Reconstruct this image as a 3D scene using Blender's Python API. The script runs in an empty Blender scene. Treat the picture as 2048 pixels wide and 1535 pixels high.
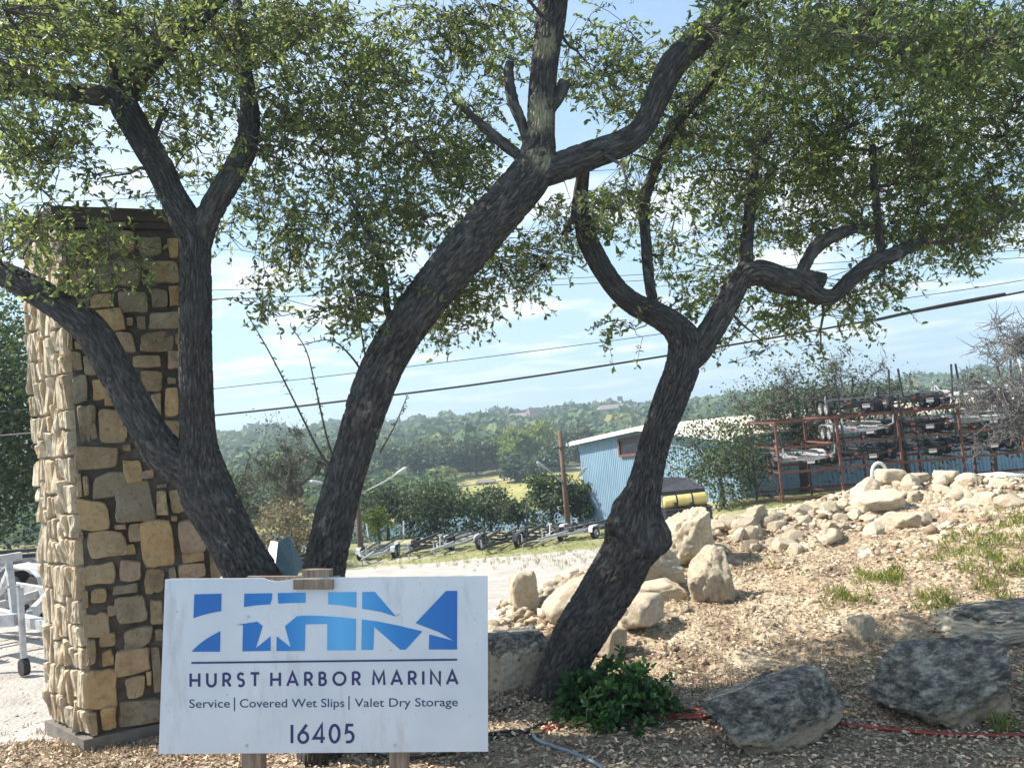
import bpy, bmesh, math, random
import numpy as np
from mathutils import Vector, Matrix
C = bpy.context.scene
COL = C.collection
R = math.radians
# ------------------------------------------------------------------ camera
F = 1540.0; PITCH = R(2.9); ROLL = R(5.0); CZ = 2.0
W0, H0 = 2048, 1535
cp, sp_ = math.cos(PITCH), math.sin(PITCH); cr, sr = math.cos(ROLL), math.sin(ROLL)
fwd = Vector((0, cp, sp_)); rt0 = Vector((1, 0, 0)); up0 = Vector((0, -sp_, cp))
Rv = cr*rt0 - sr*up0; Uv = sr*rt0 + cr*up0
cam_d = bpy.data.cameras.new('camera'); cam = bpy.data.objects.new('camera', cam_d); COL.objects.link(cam)
M = Matrix((Rv, Uv, -fwd)).transposed().to_4x4(); M.translation = Vector((0, 0, CZ)); cam.matrix_world = M
cam_d.sensor_width = 36; cam_d.lens = F/W0*36; cam_d.clip_start = .05; cam_d.clip_end = 5000
C.camera = cam
# ------------------------------------------------------------------ light
SUN_AZ = R(-82); SUN_EL = R(46)
sdir = Vector((math.sin(SUN_AZ)*math.cos(SUN_EL), math.cos(SUN_AZ)*math.cos(SUN_EL), math.sin(SUN_EL)))
sd = bpy.data.lights.new('sun', 'SUN'); sd.energy = 5.0; sd.angle = R(.5); sd.color = (1, .93, .82)
so = bpy.data.objects.new('sun', sd); COL.objects.link(so); so.rotation_euler = sdir.to_track_quat('Z', 'Y').to_euler()
w = bpy.data.worlds.new('World'); C.world = w; w.use_nodes = True
nt = w.node_tree; N = nt.nodes; L = nt.links; N.clear()
def nd(t, **k):
    n = N.new(t)
    for a, b in k.items(): setattr(n, a, b)
    return n
sky = nd('ShaderNodeTexSky', sky_type='NISHITA'); sky.sun_disc = False; sky.sun_elevation = SUN_EL
sky.sun_rotation = SUN_AZ; sky.air_density = 1.0; sky.dust_density = .7; sky.ozone_density = 1.6
bg1 = nd('ShaderNodeBackground'); bg1.inputs[1].default_value = .13
L.new(sky.outputs[0], bg1.inputs[0])
tc = nd('ShaderNodeTexCoord'); sx = nd('ShaderNodeSeparateXYZ'); L.new(tc.outputs['Generated'], sx.inputs[0])
def wm(op, a, b=None, c=None, cl=False):
    n = nd('ShaderNodeMath', operation=op); n.use_clamp = cl
    for i, v in enumerate((a, b, c)):
        if v is None: continue
        if isinstance(v, (int, float)): n.inputs[i].default_value = v
        else: L.new(v, n.inputs[i])
    return n.outputs[0]
den = wm('MAXIMUM', wm('ADD', sx.outputs[2], .08), .03)
cx_ = nd('ShaderNodeCombineXYZ'); L.new(wm('DIVIDE', sx.outputs[0], den), cx_.inputs[0]); L.new(wm('DIVIDE', sx.outputs[1], den), cx_.inputs[1])
mp = nd('ShaderNodeMapping'); L.new(cx_.outputs[0], mp.inputs[0]); mp.inputs['Location'].default_value = (3.1, 1.7, 0)
n1 = nd('ShaderNodeTexNoise'); n1.inputs['Scale'].default_value = 1.25; n1.inputs['Detail'].default_value = 9; n1.inputs['Roughness'].default_value = .56
L.new(mp.outputs[0], n1.inputs['Vector'])
rp = nd('ShaderNodeValToRGB'); rp.color_ramp.elements[0].position = .485; rp.color_ramp.elements[1].position = .60
L.new(n1.outputs[0], rp.inputs[0])
low = nd('ShaderNodeMapRange'); low.inputs[1].default_value = 0.0; low.inputs[2].default_value = .09; L.new(sx.outputs[2], low.inputs[0])
hi_ = nd('ShaderNodeMapRange'); hi_.inputs[1].default_value = .22; hi_.inputs[2].default_value = .42; hi_.inputs[3].default_value = 1; hi_.inputs[4].default_value = .25; L.new(sx.outputs[2], hi_.inputs[0])
fac = wm('MULTIPLY', wm('MULTIPLY', rp.outputs[0], wm('MULTIPLY', low.outputs[0], hi_.outputs[0])), .9)
hz = nd('ShaderNodeMapRange'); hz.inputs[1].default_value = 0; hz.inputs[2].default_value = .5; hz.inputs[3].default_value = .95; hz.inputs[4].default_value = .35; L.new(sx.outputs[2], hz.inputs[0])
bgh = nd('ShaderNodeBackground'); bgh.inputs[0].default_value = (.30, .43, .52, 1)
mh = nd('ShaderNodeMixShader'); L.new(hz.outputs[0], mh.inputs[0]); L.new(bg1.outputs[0], mh.inputs[1]); L.new(bgh.outputs[0], mh.inputs[2])
bg2 = nd('ShaderNodeBackground'); bg2.inputs[0].default_value = (.60, .63, .66, 1)
mx = nd('ShaderNodeMixShader'); L.new(fac, mx.inputs[0]); L.new(mh.outputs[0], mx.inputs[1]); L.new(bg2.outputs[0], mx.inputs[2])
wo = nd('ShaderNodeOutputWorld'); L.new(mx.outputs[0], wo.inputs[0])
C.view_settings.view_transform = 'Standard'; C.view_settings.look = 'None'; C.view_settings.exposure = 1.0; C.view_settings.gamma = 1
C.view_settings.use_curve_mapping = False
C.render.engine = 'CYCLES'
C.cycles.max_bounces = 6; C.cycles.diffuse_bounces = 3; C.cycles.transmission_bounces = 3; C.cycles.volume_bounces = 0

# ------------------------------------------------------------------ helpers
rng = np.random.default_rng(7); random.seed(7)
def ray(px, py):
    du, dv = px-1024, py-767.5
    u = cr*du - sr*dv; v = sr*du + cr*dv
    return np.array([u, F*cp + v*sp_, F*sp_ - v*cp])
def P(px, py, d):
    r = ray(px, py); s = d/r[1]
    return np.array([r[0]*s, d, CZ + r[2]*s])
def Pn(px, py, d):
    du = px-1024; dv = py-767.5
    u = cr*du - sr*dv; v = sr*du + cr*dv
    y = F*cp + v*sp_; z = F*sp_ - v*cp; s = d/y
    return np.stack([u*s, d+0*u, CZ+z*s], -1)
def tag(o, label=None, cat=None, group=None, kind=None):
    for k, v in (('label', label), ('category', cat), ('group', group), ('kind', kind)):
        if v: o[k] = v
    return o
def link(name, me, parent=None, mat=None):
    o = bpy.data.objects.new(name, me); COL.objects.link(o)
    if mat is not None and me is not None and not me.materials: me.materials.append(mat)
    if parent is not None: o.parent = parent
    return o
def empty(name, loc, rz=0, **k):
    o = bpy.data.objects.new(name, None); COL.objects.link(o); o.location = loc; o.rotation_euler = (0, 0, rz); o.empty_display_size = .1
    return tag(o, **k)
def copy_tree(o, parent=None):
    c = o.copy(); COL.objects.link(c); c.parent = parent
    for ch in list(o.children): copy_tree(ch, c)
    return c
def npmesh(name, V, Fa, smooth=False, attrs=None, uv=None):
    """V (n,3); Fa (m,k) uniform polygons"""
    me = bpy.data.meshes.new(name); V = np.asarray(V, np.float32); Fa = np.asarray(Fa, np.int32)
    m, k = Fa.shape
    me.vertices.add(len(V)); me.vertices.foreach_set('co', V.ravel())
    me.loops.add(m*k); me.loops.foreach_set('vertex_index', Fa.ravel())
    me.polygons.add(m); me.polygons.foreach_set('loop_start', np.arange(m, dtype=np.int32)*k)
    me.polygons.foreach_set('loop_total', np.full(m, k, np.int32))
    if smooth: me.polygons.foreach_set('use_smooth', np.ones(m, bool))
    me.update(calc_edges=True)
    if attrs:
        for an, av in attrs.items():
            a = me.attributes.new(an, 'FLOAT', 'POINT'); a.data.foreach_set('value', np.asarray(av, np.float32))
    if uv is not None:
        ul = me.uv_layers.new(name='uv'); ul.data.foreach_set('uv', np.asarray(uv, np.float32)[Fa.ravel()].ravel())
    return me
class Bag:
    """collects boxes, bars, tubes and prisms into ONE mesh"""
    def __init__(s): s.v = []; s.f = []; s.n = 0
    def add(s, V, Fs):
        s.v += [tuple(map(float, p)) for p in V]; s.f += [tuple(i+s.n for i in f) for f in Fs]; s.n += len(V); return s
    def box(s, c, d, rot=None):
        V = []
        for z in (-.5, .5):
            for y in (-.5, .5):
                for x in (-.5, .5):
                    p = Vector((x*d[0], y*d[1], z*d[2]))
                    if rot is not None: p = rot @ p
                    V.append((p.x+c[0], p.y+c[1], p.z+c[2]))
        return s.add(V, [(0, 2, 3, 1), (4, 5, 7, 6), (0, 1, 5, 4), (2, 6, 7, 3), (0, 4, 6, 2), (1, 3, 7, 5)])
    def bar(s, a, b, w_, h=None):
        a = Vector(a); b = Vector(b); h = h or w_; d = b-a; q = d.to_track_quat('Y', 'Z').to_matrix()
        return s.box(tuple((a+b)/2), (w_, d.length, h), q)
    def tube(s, pts, r, n=6, cap=True):
        pts = [Vector(p) for p in pts]; k = len(pts); rr = r if isinstance(r, (list, tuple)) else [r]*k
        V = []; Fs = []; up = Vector((0, 0, 1))
        for i, p in enumerate(pts):
            t = (pts[min(i+1, k-1)]-pts[max(i-1, 0)]).normalized()
            if i == 0:
                a = t.cross(up if abs(t.z) < .9 else Vector((1, 0, 0))).normalized()
            else: a = (a - t*a.dot(t)).normalized()
            b = t.cross(a)
            for j in range(n):
                th = 2*math.pi*j/n; q = p + (a*math.cos(th)+b*math.sin(th))*rr[i]; V.append(tuple(q))
        for i in range(k-1):
            for j in range(n): Fs.append((i*n+j, i*n+(j+1) % n, (i+1)*n+(j+1) % n, (i+1)*n+j))
        if cap: Fs.append(tuple(range(n))[::-1]); Fs.append(tuple((k-1)*n+j for j in range(n)))
        return s.add(V, Fs)
    def prism(s, poly, o, ex, ey, ez, t):
        """polygon in plane (o,ex,ey) extruded along ez by t"""
        n = len(poly); V = [tuple(o+ex*a+ey*b) for a, b in poly]+[tuple(o+ex*a+ey*b+ez*t) for a, b in poly]
        return s.add(V, [tuple(range(n))[::-1], tuple(range(n, 2*n))]+[(i, (i+1) % n, n+(i+1) % n, n+i) for i in range(n)])
    def build(s, name, mat=None, parent=None, smooth=False):
        me = bpy.data.meshes.new(name); me.from_pydata(s.v, [], s.f); me.update()
        if smooth: me.polygons.foreach_set('use_smooth', [True]*len(me.polygons))
        return link(name, me, parent, mat)
# ---- noise
_lat = rng.random((256, 256)).astype(np.float32)
def vn(x, y):
    xi = np.floor(x).astype(int); yi = np.floor(y).astype(int); fx = x-xi; fy = y-yi
    fx = fx*fx*(3-2*fx); fy = fy*fy*(3-2*fy)
    a = _lat[xi & 255, yi & 255]; b = _lat[(xi+1) & 255, yi & 255]; c = _lat[xi & 255, (yi+1) & 255]; d = _lat[(xi+1) & 255, (yi+1) & 255]
    return (a*(1-fx)+b*fx)*(1-fy)+(c*(1-fx)+d*fx)*fy
def fbm(x, y, o=4):
    s = 0; a = .5; f = 1.0
    for i in range(o): s = s+a*(vn(x*f+17*i, y*f+31*i)-.5)*2; a *= .5; f *= 2.03
    return s
# ---- materials
class MB:
    def __init__(s, name):
        s.m = bpy.data.materials.new(name); s.m.use_nodes = True; s.t = s.m.node_tree; s.t.nodes.clear()
        s.out = s.n('ShaderNodeOutputMaterial'); s.b = s.n('ShaderNodeBsdfPrincipled'); s.l(s.b.outputs[0], s.out.inputs[0])
        s.b.inputs['Roughness'].default_value = .85
        s.tc = s.n('ShaderNodeTexCoord')
    def n(s, t, **k):
        q = s.t.nodes.new(t)
        for a, b in k.items(): setattr(q, a, b)
        return q
    def l(s, a, b): s.t.links.new(a, b)
    def setv(s, inp, v):
        if isinstance(v, bpy.types.NodeSocket): s.l(v, inp)
        else: inp.default_value = v if not (isinstance(v, tuple) and len(v) == 3 and inp.type == 'RGBA') else (*v, 1)
    def noise(s, scale, detail=4, rough=.55, vec=None, dist=0, typ='noise'):
        q = s.n('ShaderNodeTexNoise' if typ == 'noise' else 'ShaderNodeTexVoronoi'); q.inputs['Scale'].default_value = scale
        if typ == 'noise': q.inputs['Detail'].default_value = detail; q.inputs['Roughness'].default_value = rough; q.inputs['Distortion'].default_value = dist
        s.l(vec if vec is not None else s.tc.outputs['Object'], q.inputs['Vector']); return q
    def ramp(s, fac, stops):
        q = s.n('ShaderNodeValToRGB'); cr_ = q.color_ramp
        while len(cr_.elements) < len(stops): cr_.elements.new(.5)
        for e, (p, c) in zip(cr_.elements, stops):
            e.position = p; e.color = (*c, 1) if isinstance(c, tuple) else (c, c, c, 1)
        s.l(fac, q.inputs[0]); return q.outputs[0]
    def mix(s, fac, a, b, bt='MIX'):
        q = s.n('ShaderNodeMix', data_type='RGBA', blend_type=bt); s.setv(q.inputs[0], fac); s.setv(q.inputs[6], a); s.setv(q.inputs[7], b); return q.outputs[2]
    def math(s, op, a, b=None, cl=False):
        q = s.n('ShaderNodeMath', operation=op); q.use_clamp = cl; s.setv(q.inputs[0], a)
        if b is not None: s.setv(q.inputs[1], b)
        return q.outputs[0]
    def map(s, vec, sc=(1, 1, 1)):
        q = s.n('ShaderNodeMapping'); s.l(vec, q.inputs[0]); q.inputs['Scale'].default_value = sc; return q.outputs[0]
    def bump(s, h, dist=.01, strg=1, prev=None):
        q = s.n('ShaderNodeBump'); q.inputs['Distance'].default_value = dist; q.inputs['Strength'].default_value = strg; s.l(h, q.inputs['Height'])
        if prev is not None: s.l(prev, q.inputs['Normal'])
        s.l(q.outputs[0], s.b.inputs['Normal']); return q.outputs[0]
    def attr(s, n): q = s.n('ShaderNodeAttribute', attribute_name=n); return q.outputs['Fac']
    def rand(s): return s.n('ShaderNodeObjectInfo').outputs['Random']
    def base(s, v): s.setv(s.b.inputs['Base Color'], v); return s
def mottle(name, c1, c2, scale=6, rough=.85, bump=.004, bscale=40, metal=0, c3=None, objrand=0, coord='Object', mid=(.35, .65)):
    m = MB(name); v = m.tc.outputs[coord]
    n = m.noise(scale, 6, .6, v); st = [(mid[0], c1), (mid[1], c2)]
    if c3: st = [(mid[0]-.05, c1), (.5, c2), (mid[1]+.05, c3)]
    col = m.ramp(n.outputs[0], st)
    if objrand:
        col = m.mix(1.0, col, m.ramp(m.rand(), [(0, 1-objrand), (1, 1.0)]), 'MULTIPLY')
    m.base(col); m.b.inputs['Roughness'].default_value = rough; m.b.inputs['Metallic'].default_value = metal
    if bump: m.bump(m.noise(bscale, 5, .65, v).outputs[0], bump)
    return m.m
# ---- ground materials
def ground_mat(name, cols, scale, fine, bump, tint=None):
    m = MB(name); a = m.noise(scale, 8, .68); b = m.noise(fine, 4, .7); c = m.noise(fine*.6, typ='vor')
    col = m.ramp(a.outputs[0], [(.3, cols[0]), (.5, cols[1]), (.68, cols[2])])
    col = m.mix(.6, col, m.ramp(b.outputs[0], [(.32, .35), (.5, .9), (.66, 1.35)]), 'MULTIPLY')
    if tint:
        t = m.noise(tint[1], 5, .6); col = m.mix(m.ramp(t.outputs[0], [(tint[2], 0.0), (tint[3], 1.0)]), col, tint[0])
    m.base(col); m.b.inputs['Roughness'].default_value = .95
    h = m.math('ADD', b.outputs[0], c.outputs[0]); m.bump(h, bump); return m.m
MAT = {}
MAT['mulch'] = ground_mat('wood mulch', ((.15, .11, .08), (.34, .26, .185), (.56, .45, .33)), 5, 60, .02, ((.30, .26, .11), 1.1, .56, .7))
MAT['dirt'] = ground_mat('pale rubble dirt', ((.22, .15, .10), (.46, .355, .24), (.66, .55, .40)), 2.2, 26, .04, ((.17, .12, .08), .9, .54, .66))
MAT['gravel'] = ground_mat('pale gravel', ((.30, .27, .24), (.42, .38, .34), (.54, .50, .45)), 1.6, 45, .01, ((.36, .33, .27), .35, .55, .75))
MAT['verge'] = ground_mat('dry grass', ((.14, .15, .05), (.24, .24, .09), (.36, .33, .18)), .6, 8, .05, ((.42, .38, .30), .25, .52, .66))
MAT['meadow'] = ground_mat('sunny meadow', ((.20, .22, .05), (.31, .29, .08), (.38, .33, .12)), .05, .8, .05)
MAT['shore'] = ground_mat('wooded slope', ((.05, .06, .025), (.09, .10, .04), (.16, .15, .08)), .1, 2, .05)
MAT['limestone'] = None
def limestone(name, a, b, dark, objrand=.25, sc=1.0, crust=0.0):
    m = MB(name); o = m.tc.outputs['Object']
    n = m.noise(3*sc, 8, .65, o); col = m.ramp(n.outputs[0], [(.3, a), (.62, b)])
    p = m.noise(11*sc, 6, .7, o); col = m.mix(m.ramp(p.outputs[0], [(.52, 0.0), (.66, .65)]), col, dark)
    pit = m.noise(26*sc, 3, .6, o); col = m.mix(m.ramp(pit.outputs[0], [(.62, 0.0), (.68, .45)]), col, tuple(v*.45 for v in dark))
    if crust:
        g = m.n('ShaderNodeNewGeometry'); sz = m.n('ShaderNodeSeparateXYZ'); m.l(o, sz.inputs[0])
        q = m.noise(4.0, 7, .65, o); f = m.math('ADD', q.outputs[0], m.math('MULTIPLY', sz.outputs[2], .55))
        f = m.ramp(f, [(crust-.06, 0.0), (crust+.07, 1.0)])
        lich = m.noise(4.5, 10, .78, o)
        dk = m.ramp(lich.outputs[0], [(.38, (.045, .042, .038)), (.48, (.13, .12, .105)), (.54, (.26, .24, .20)), (.62, (.46, .42, .34))])
        col = m.mix(f, col, dk)
    col = m.mix(1.0, col, m.ramp(m.rand(), [(0, 1-objrand), (1, 1.0)]), 'MULTIPLY')
    m.base(col); m.b.inputs['Roughness'].default_value = .9
    h1 = m.bump(m.noise(5*sc, 9, .72, o).outputs[0], .026/sc); m.bump(m.noise(34*sc, 6, .75, o).outputs[0], .007/sc, 1, h1)
    return m.m
MAT['limestone'] = limestone('pale limestone', (.50, .40, .275), (.74, .64, .49), (.38, .29, .19), .28)
MAT['boulder'] = limestone('lichen boulder', (.28, .215, .14), (.44, .36, .25), (.22, .17, .12), 0, 1, .36)
MAT['greyboulder'] = limestone('half weathered boulder', (.56, .47, .34), (.70, .62, .48), (.26, .21, .15), 0, 1, .72)
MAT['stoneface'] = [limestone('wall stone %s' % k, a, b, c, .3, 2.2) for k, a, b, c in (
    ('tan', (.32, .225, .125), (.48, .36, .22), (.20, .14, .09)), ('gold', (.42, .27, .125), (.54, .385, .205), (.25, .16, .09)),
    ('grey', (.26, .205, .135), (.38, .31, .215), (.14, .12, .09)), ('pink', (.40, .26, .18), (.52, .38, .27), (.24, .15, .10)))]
MAT['stone_sunlit'] = [limestone('sunny wall stone %s' % k, a, b, c, .25, 2.2) for k, a, b, c in (
    ('cream', (.50, .41, .28), (.68, .58, .43), (.30, .24, .17)), ('gold', (.50, .36, .21), (.62, .50, .34), (.32, .22, .14)))]  # brighter set for the left face, its sunlight put into the stone colour
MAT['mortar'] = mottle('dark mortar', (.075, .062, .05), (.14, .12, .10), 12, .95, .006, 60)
MAT['mortar_sunlit'] = mottle('sunlit mortar', (.26, .23, .21), (.38, .34, .31), 12, .95, .006, 60)  # paler copy of the mortar, sunlight on the left face painted in
MAT['capmetal'] = mottle('brown cap metal', (.05, .035, .028), (.085, .06, .045), 4, .6, .001, 30)
MAT['concrete'] = mottle('dark footing', (.12, .105, .09), (.20, .18, .16), 6, .95, .006, 40)
MAT['wood'] = None
def wood(name, a, b):
    m = MB(name); v = m.map(m.tc.outputs['Object'], (30, 30, 2.5)); n = m.noise(1.6, 6, .65, v); m.base(m.ramp(n.outputs[0], [(.35, a), (.65, b)])); m.bump(n.outputs[0], .003); return m.m
MAT['wood'] = wood('weathered timber', (.16, .11, .08), (.32, .25, .19))
MAT['greywood'] = wood('grey fence wood', (.16, .14, .12), (.30, .27, .23))
MAT['pole'] = wood('pole timber', (.09, .055, .04), (.17, .11, .08))
MAT['black'] = mottle('black paint', (.012, .013, .016), (.03, .032, .036), 9, .45, .001, 60)
MAT['galv'] = mottle('galvanised metal', (.34, .35, .36), (.56, .56, .56), 9, .5, .001, 60, .15)
MAT['white'] = mottle('white paint', (.68, .68, .66), (.80, .80, .79), 5, .5, 0)
MAT['rust'] = mottle('red oxide steel', (.10, .035, .025), (.20, .085, .065), 7, .75, .001, 50)
MAT['tyre'] = mottle('tyre rubber', (.015, .015, .016), (.035, .034, .033), 12, .85, .001, 60)
MAT['carpet'] = mottle('bunk carpet', (.02, .022, .026), (.045, .048, .055), 30, .95, .001, 90)
MAT['yellow'] = mottle('yellow tank plastic', (.55, .44, .13), (.70, .58, .22), 3, .45, 0)
MAT['tarp'] = mottle('charcoal tarp', (.025, .025, .03), (.05, .05, .06), 6, .9, .004, 10)
MAT['teal'] = mottle('dark teal tarp', (.015, .045, .06), (.03, .08, .10), 6, .8, .004, 10)
MAT['roof'] = mottle('pale metal roof', (.52, .47, .40), (.68, .63, .56), .6, .5, .002, 3)
MAT['glassdark'] = mottle('dark opening', (.012, .015, .022), (.03, .035, .045), 2, .3, 0)
MAT['redplate'] = mottle('plate red', (.35, .05, .04), (.45, .10, .08), 2, .5, 0)
MAT['hose_red'] = mottle('red hose rubber', (.22, .025, .02), (.34, .05, .035), 14, .5, .0005, 60)
MAT['hose_black'] = mottle('black hose rubber', (.012, .012, .013), (.03, .03, .03), 14, .5, .0005, 60)
MAT['hose_grey'] = mottle('grey hose vinyl', (.16, .20, .25), (.28, .33, .38), 14, .35, .0005, 60)
MAT['brass'] = mottle('brass fitting', (.35, .24, .08), (.45, .33, .14), 14, .35, 0, 30, .8)
MAT['wire'] = mottle('cable black', (.02, .02, .025), (.03, .03, .035), 4, .6, 0)
MAT['twig'] = mottle('twig bark', (.055, .045, .037), (.11, .095, .08), 20, .9, 0)
MAT['housewall'] = mottle('house stone', (.40, .34, .27), (.52, .46, .38), .3, .9, 0)
MAT['houseroof'] = mottle('house shingles', (.16, .13, .12), (.26, .21, .19), .3, .9, 0)
MAT['window'] = mottle('window glass', (.02, .03, .04), (.04, .05, .06), 2, .15, 0)
MAT['paletwig'] = mottle('pale twig bark', (.075, .073, .07), (.15, .145, .14), 20, .9, 0)
def blue_metal():
    m = MB('blue corrugated metal'); v = m.map(m.tc.outputs['Object'], (1, 1, .35)); n = m.noise(.9, 6, .6, v)
    m.base(m.ramp(n.outputs[0], [(.3, (.19, .30, .41)), (.7, (.29, .42, .53))])); m.b.inputs['Roughness'].default_value = .42; m.b.inputs['Metallic'].default_value = .1
    return m.m
MAT['blue'] = blue_metal()
def leafmat(name, dark, mid, bright, transl=.45, rough=.45, mid_pos=.55):
    m = MB(name); r = m.attr('rnd'); col = m.ramp(r, [(0, dark), (mid_pos, mid), (.93, bright), (1, (bright[0]*1.5, bright[1]*1.15, bright[2]))])
    m.base(col); m.b.inputs['Roughness'].default_value = rough
    t = m.n('ShaderNodeBsdfTranslucent'); m.l(m.mix(1.0, col, (1.5, 1.6, .85), 'MULTIPLY'), t.inputs[0])
    s = m.n('ShaderNodeMixShader'); s.inputs[0].default_value = transl; m.l(m.b.outputs[0], s.inputs[1]); m.l(t.outputs[0], s.inputs[2]); m.l(s.outputs[0], m.out.inputs[0])
    return m.m
MAT['oakleaf'] = leafmat('oak leaves', (.08, .10, .062), (.17, .20, .105), (.33, .35, .13), .58, .36)
MAT['oakleaf2'] = leafmat('oak leaves greener', (.075, .105, .055), (.155, .195, .105), (.31, .33, .13), .58, .36)
MAT['bushleaf'] = leafmat('bush leaves', (.02, .06, .02), (.04, .11, .03), (.11, .20, .06), .35, .6)
MAT['farleaf'] = leafmat('far oak leaves', (.035, .06, .03), (.06, .09, .04), (.10, .13, .05), .25, .7)
MAT['yellowleaf'] = leafmat('yellow green leaves', (.10, .14, .03), (.16, .20, .04), (.24, .27, .06), .35, .7)
MAT['brownleaf'] = leafmat('dry brush', (.13, .10, .065), (.20, .16, .10), (.28, .24, .14), .2, .8)
MAT['grassblade'] = leafmat('grass blades', (.12, .17, .04), (.18, .23, .06), (.36, .34, .14), .4, .6)
MAT['litter'] = leafmat('wood chips and dead leaves', (.14, .10, .075), (.42, .32, .225), (.74, .63, .48), .05, .85)
def barkmat():
    m = MB('oak bark'); uvn = m.n('ShaderNodeUVMap', uv_map='uv'); uv = uvn.outputs[0]; o = m.tc.outputs['Object']
    a = m.noise(1, 7, .7, m.map(uv, (38, 9, 1)), .6); b = m.noise(5, 6, .6, o)
    col = m.ramp(a.outputs[0], [(.3, (.016, .015, .015)), (.5, (.055, .047, .041)), (.66, (.16, .135, .11))])
    col = m.mix(m.ramp(b.outputs[0], [(.35, 0.0), (.65, .6)]), col, m.ramp(a.outputs[0], [(.3, (.020, .021, .023)), (.66, (.12, .12, .12))]))
    li = m.noise(9, 5, .6, o); li2 = m.noise(1.1, 3, .5, o)
    f = m.math('MULTIPLY', m.ramp(li.outputs[0], [(.60, 0.0), (.64, 1.0)]), m.ramp(li2.outputs[0], [(.52, 0.0), (.62, .7)]))
    col = m.mix(f, col, m.ramp(a.outputs[0], [(.35, (.17, .17, .14)), (.65, (.30, .29, .22))]))
    lp = m.attr('lichen'); f2 = m.math('MULTIPLY', lp, m.ramp(m.noise(14, 4, .6, o).outputs[0], [(.40, 0.0), (.48, 1.0)]))
    col = m.mix(f2, col, m.ramp(a.outputs[0], [(.3, (.17, .15, .09)), (.6, (.34, .31, .20))]))
    m.base(col); m.b.inputs['Roughness'].default_value = .9; h = m.bump(a.outputs[0], .010); m.bump(m.noise(60, 4, .7, o).outputs[0], .004, 1, h)
    return m.m
MAT['bark'] = barkmat()

# ------------------------------------------------------------------ terrain
def interp(x, xs, ys): return np.interp(x, xs, ys)
ctl = [(-7, 1, 0), (0, 1, 0), (7, 1, 0), (-7, 3.5, 0), (-3, 3.5, 0), (0, 3.5, 0), (3, 3.5, 0), (7, 3.5, .05), (-7, 6, -.02), (-3, 6, 0), (-1, 6, -.02), (-7, 9, -.15), (-3.5, 9, -.2), (-1.4, 8, -.22),
       (-2.5, 11, -.5), (-1.2, 13.4, -1.0), (-8, 13, -.6), (-12, 16, -1), (0.3, 15, -1.3), (3, 16.5, -1.6), (8, 18, -1.5), (13, 18, -1.2)]
for px, py, d in ((1000, 1390, 5.4), (1100, 1375, 5.8), (1300, 1350, 5.85), (1500, 1330, 5.9), (1900, 1270, 6.1), (2300, 1200, 6.2),
                  (1150, 1290, 6.7), (1270, 1240, 7.1), (1450, 1200, 7.4), (1650, 1150, 7.8), (1850, 1090, 8.2), (2048, 1035, 8.6), (2350, 950, 9),
                  (1350, 1190, 8.5), (1600, 1125, 9.3), (1850, 1055, 10), (2048, 1005, 10.6), (1020, 1260, 7.3), (1050, 1195, 8.5), (1200, 1140, 9.6), (1340, 1080, 10.3),
                  (1450, 1045, 10.9), (1600, 1020, 11.6), (1720, 982, 12), (1870, 958, 12.3), (2048, 978, 12.6), (2350, 970, 13)):
    p = P(px, py, d); ctl.append(tuple(p))
for px, py, d in ((1050, 1195, 8.5), (1200, 1140, 9.6), (1340, 1080, 10.3), (1600, 1020, 11.6), (1870, 958, 12.3), (2350, 970, 13)):
    p = P(px, py, d); ctl.append((p[0]-.2, p[1]+2.3, p[2]-1.0))
ctl = np.array(ctl)
def tps(r2): return np.where(r2 > 0, .5*r2*np.log(r2+1e-12), 0)
_n = len(ctl); K = tps(((ctl[:, None, :2]-ctl[None, :, :2])**2).sum(-1)) + np.eye(_n)*.3
Pm = np.c_[np.ones(_n), ctl[:, :2]]; A_ = np.zeros((_n+3, _n+3)); A_[:_n, :_n] = K; A_[:_n, _n:] = Pm; A_[_n:, :_n] = Pm.T
wt = np.linalg.solve(A_, np.r_[ctl[:, 2], 0, 0, 0])
SKY = [(-900, 880), (0, 868), (430, 858), (700, 845), (1130, 808), (1300, 799), (1480, 786), (1700, 768), (1900, 744), (2048, 731), (2700, 680)]
_saz = []; _sel = []
for px, py in SKY:
    r = ray(px, py); _saz.append(r[0]/r[1]); _sel.append(r[2]/r[1])
def Hbase(x, y):
    x = np.asarray(x, float); y = np.asarray(y, float)
    sh = x.shape; xf = x.ravel(); yf = y.ravel(); z = np.zeros(len(xf))
    nr = (yf < 22) & (np.abs(xf) < 20)
    if nr.any():
        xx = xf[nr]; yy = np.clip(yf[nr], -1, 19); zn = wt[_n]+wt[_n+1]*xx+wt[_n+2]*yy
        for i in range(_n): zn = zn+wt[i]*tps((xx-ctl[i, 0])**2+(yy-ctl[i, 1])**2)
        z[nr] = zn
    d = yf
    far = interp(d, [0, 10, 13, 19.5, 27, 33, 46, 60, 95, 151, 157, 235, 250], [0, -.3, -1., -1.65, -2.75, -3.5, -4.3, -6.5, -16.2, -16.2, -14.4, -13, -12])
    far = far+np.clip((xf-4)/8, 0, 1)*np.clip((d-14)/8, 0, 1)*np.clip((60-d)/15, 0, 1)*.9
    az = xf/np.maximum(yf, 5); el = interp(az, _saz, _sel); top = CZ+el*640-9
    t = np.clip((d-250)/390, 0, 1); t2 = np.clip((d-640)/500, 0, 1)
    hill = -12*(1-t)**1.0+top*t - (t*(1-t))*10 - t2*60 + np.where(d > 250, fbm(xf/90, yf/90, 3)*9*np.sin(np.pi*np.clip(t, 0, 1)), 0)
    far = np.where(d > 250, hill, far)
    s = np.clip((np.maximum(yf-14, np.abs(xf)-13))/6, 0, 1); s = s*s*(3-2*s)
    z = z*(1-s)+far*s
    return z.reshape(sh)
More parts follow.
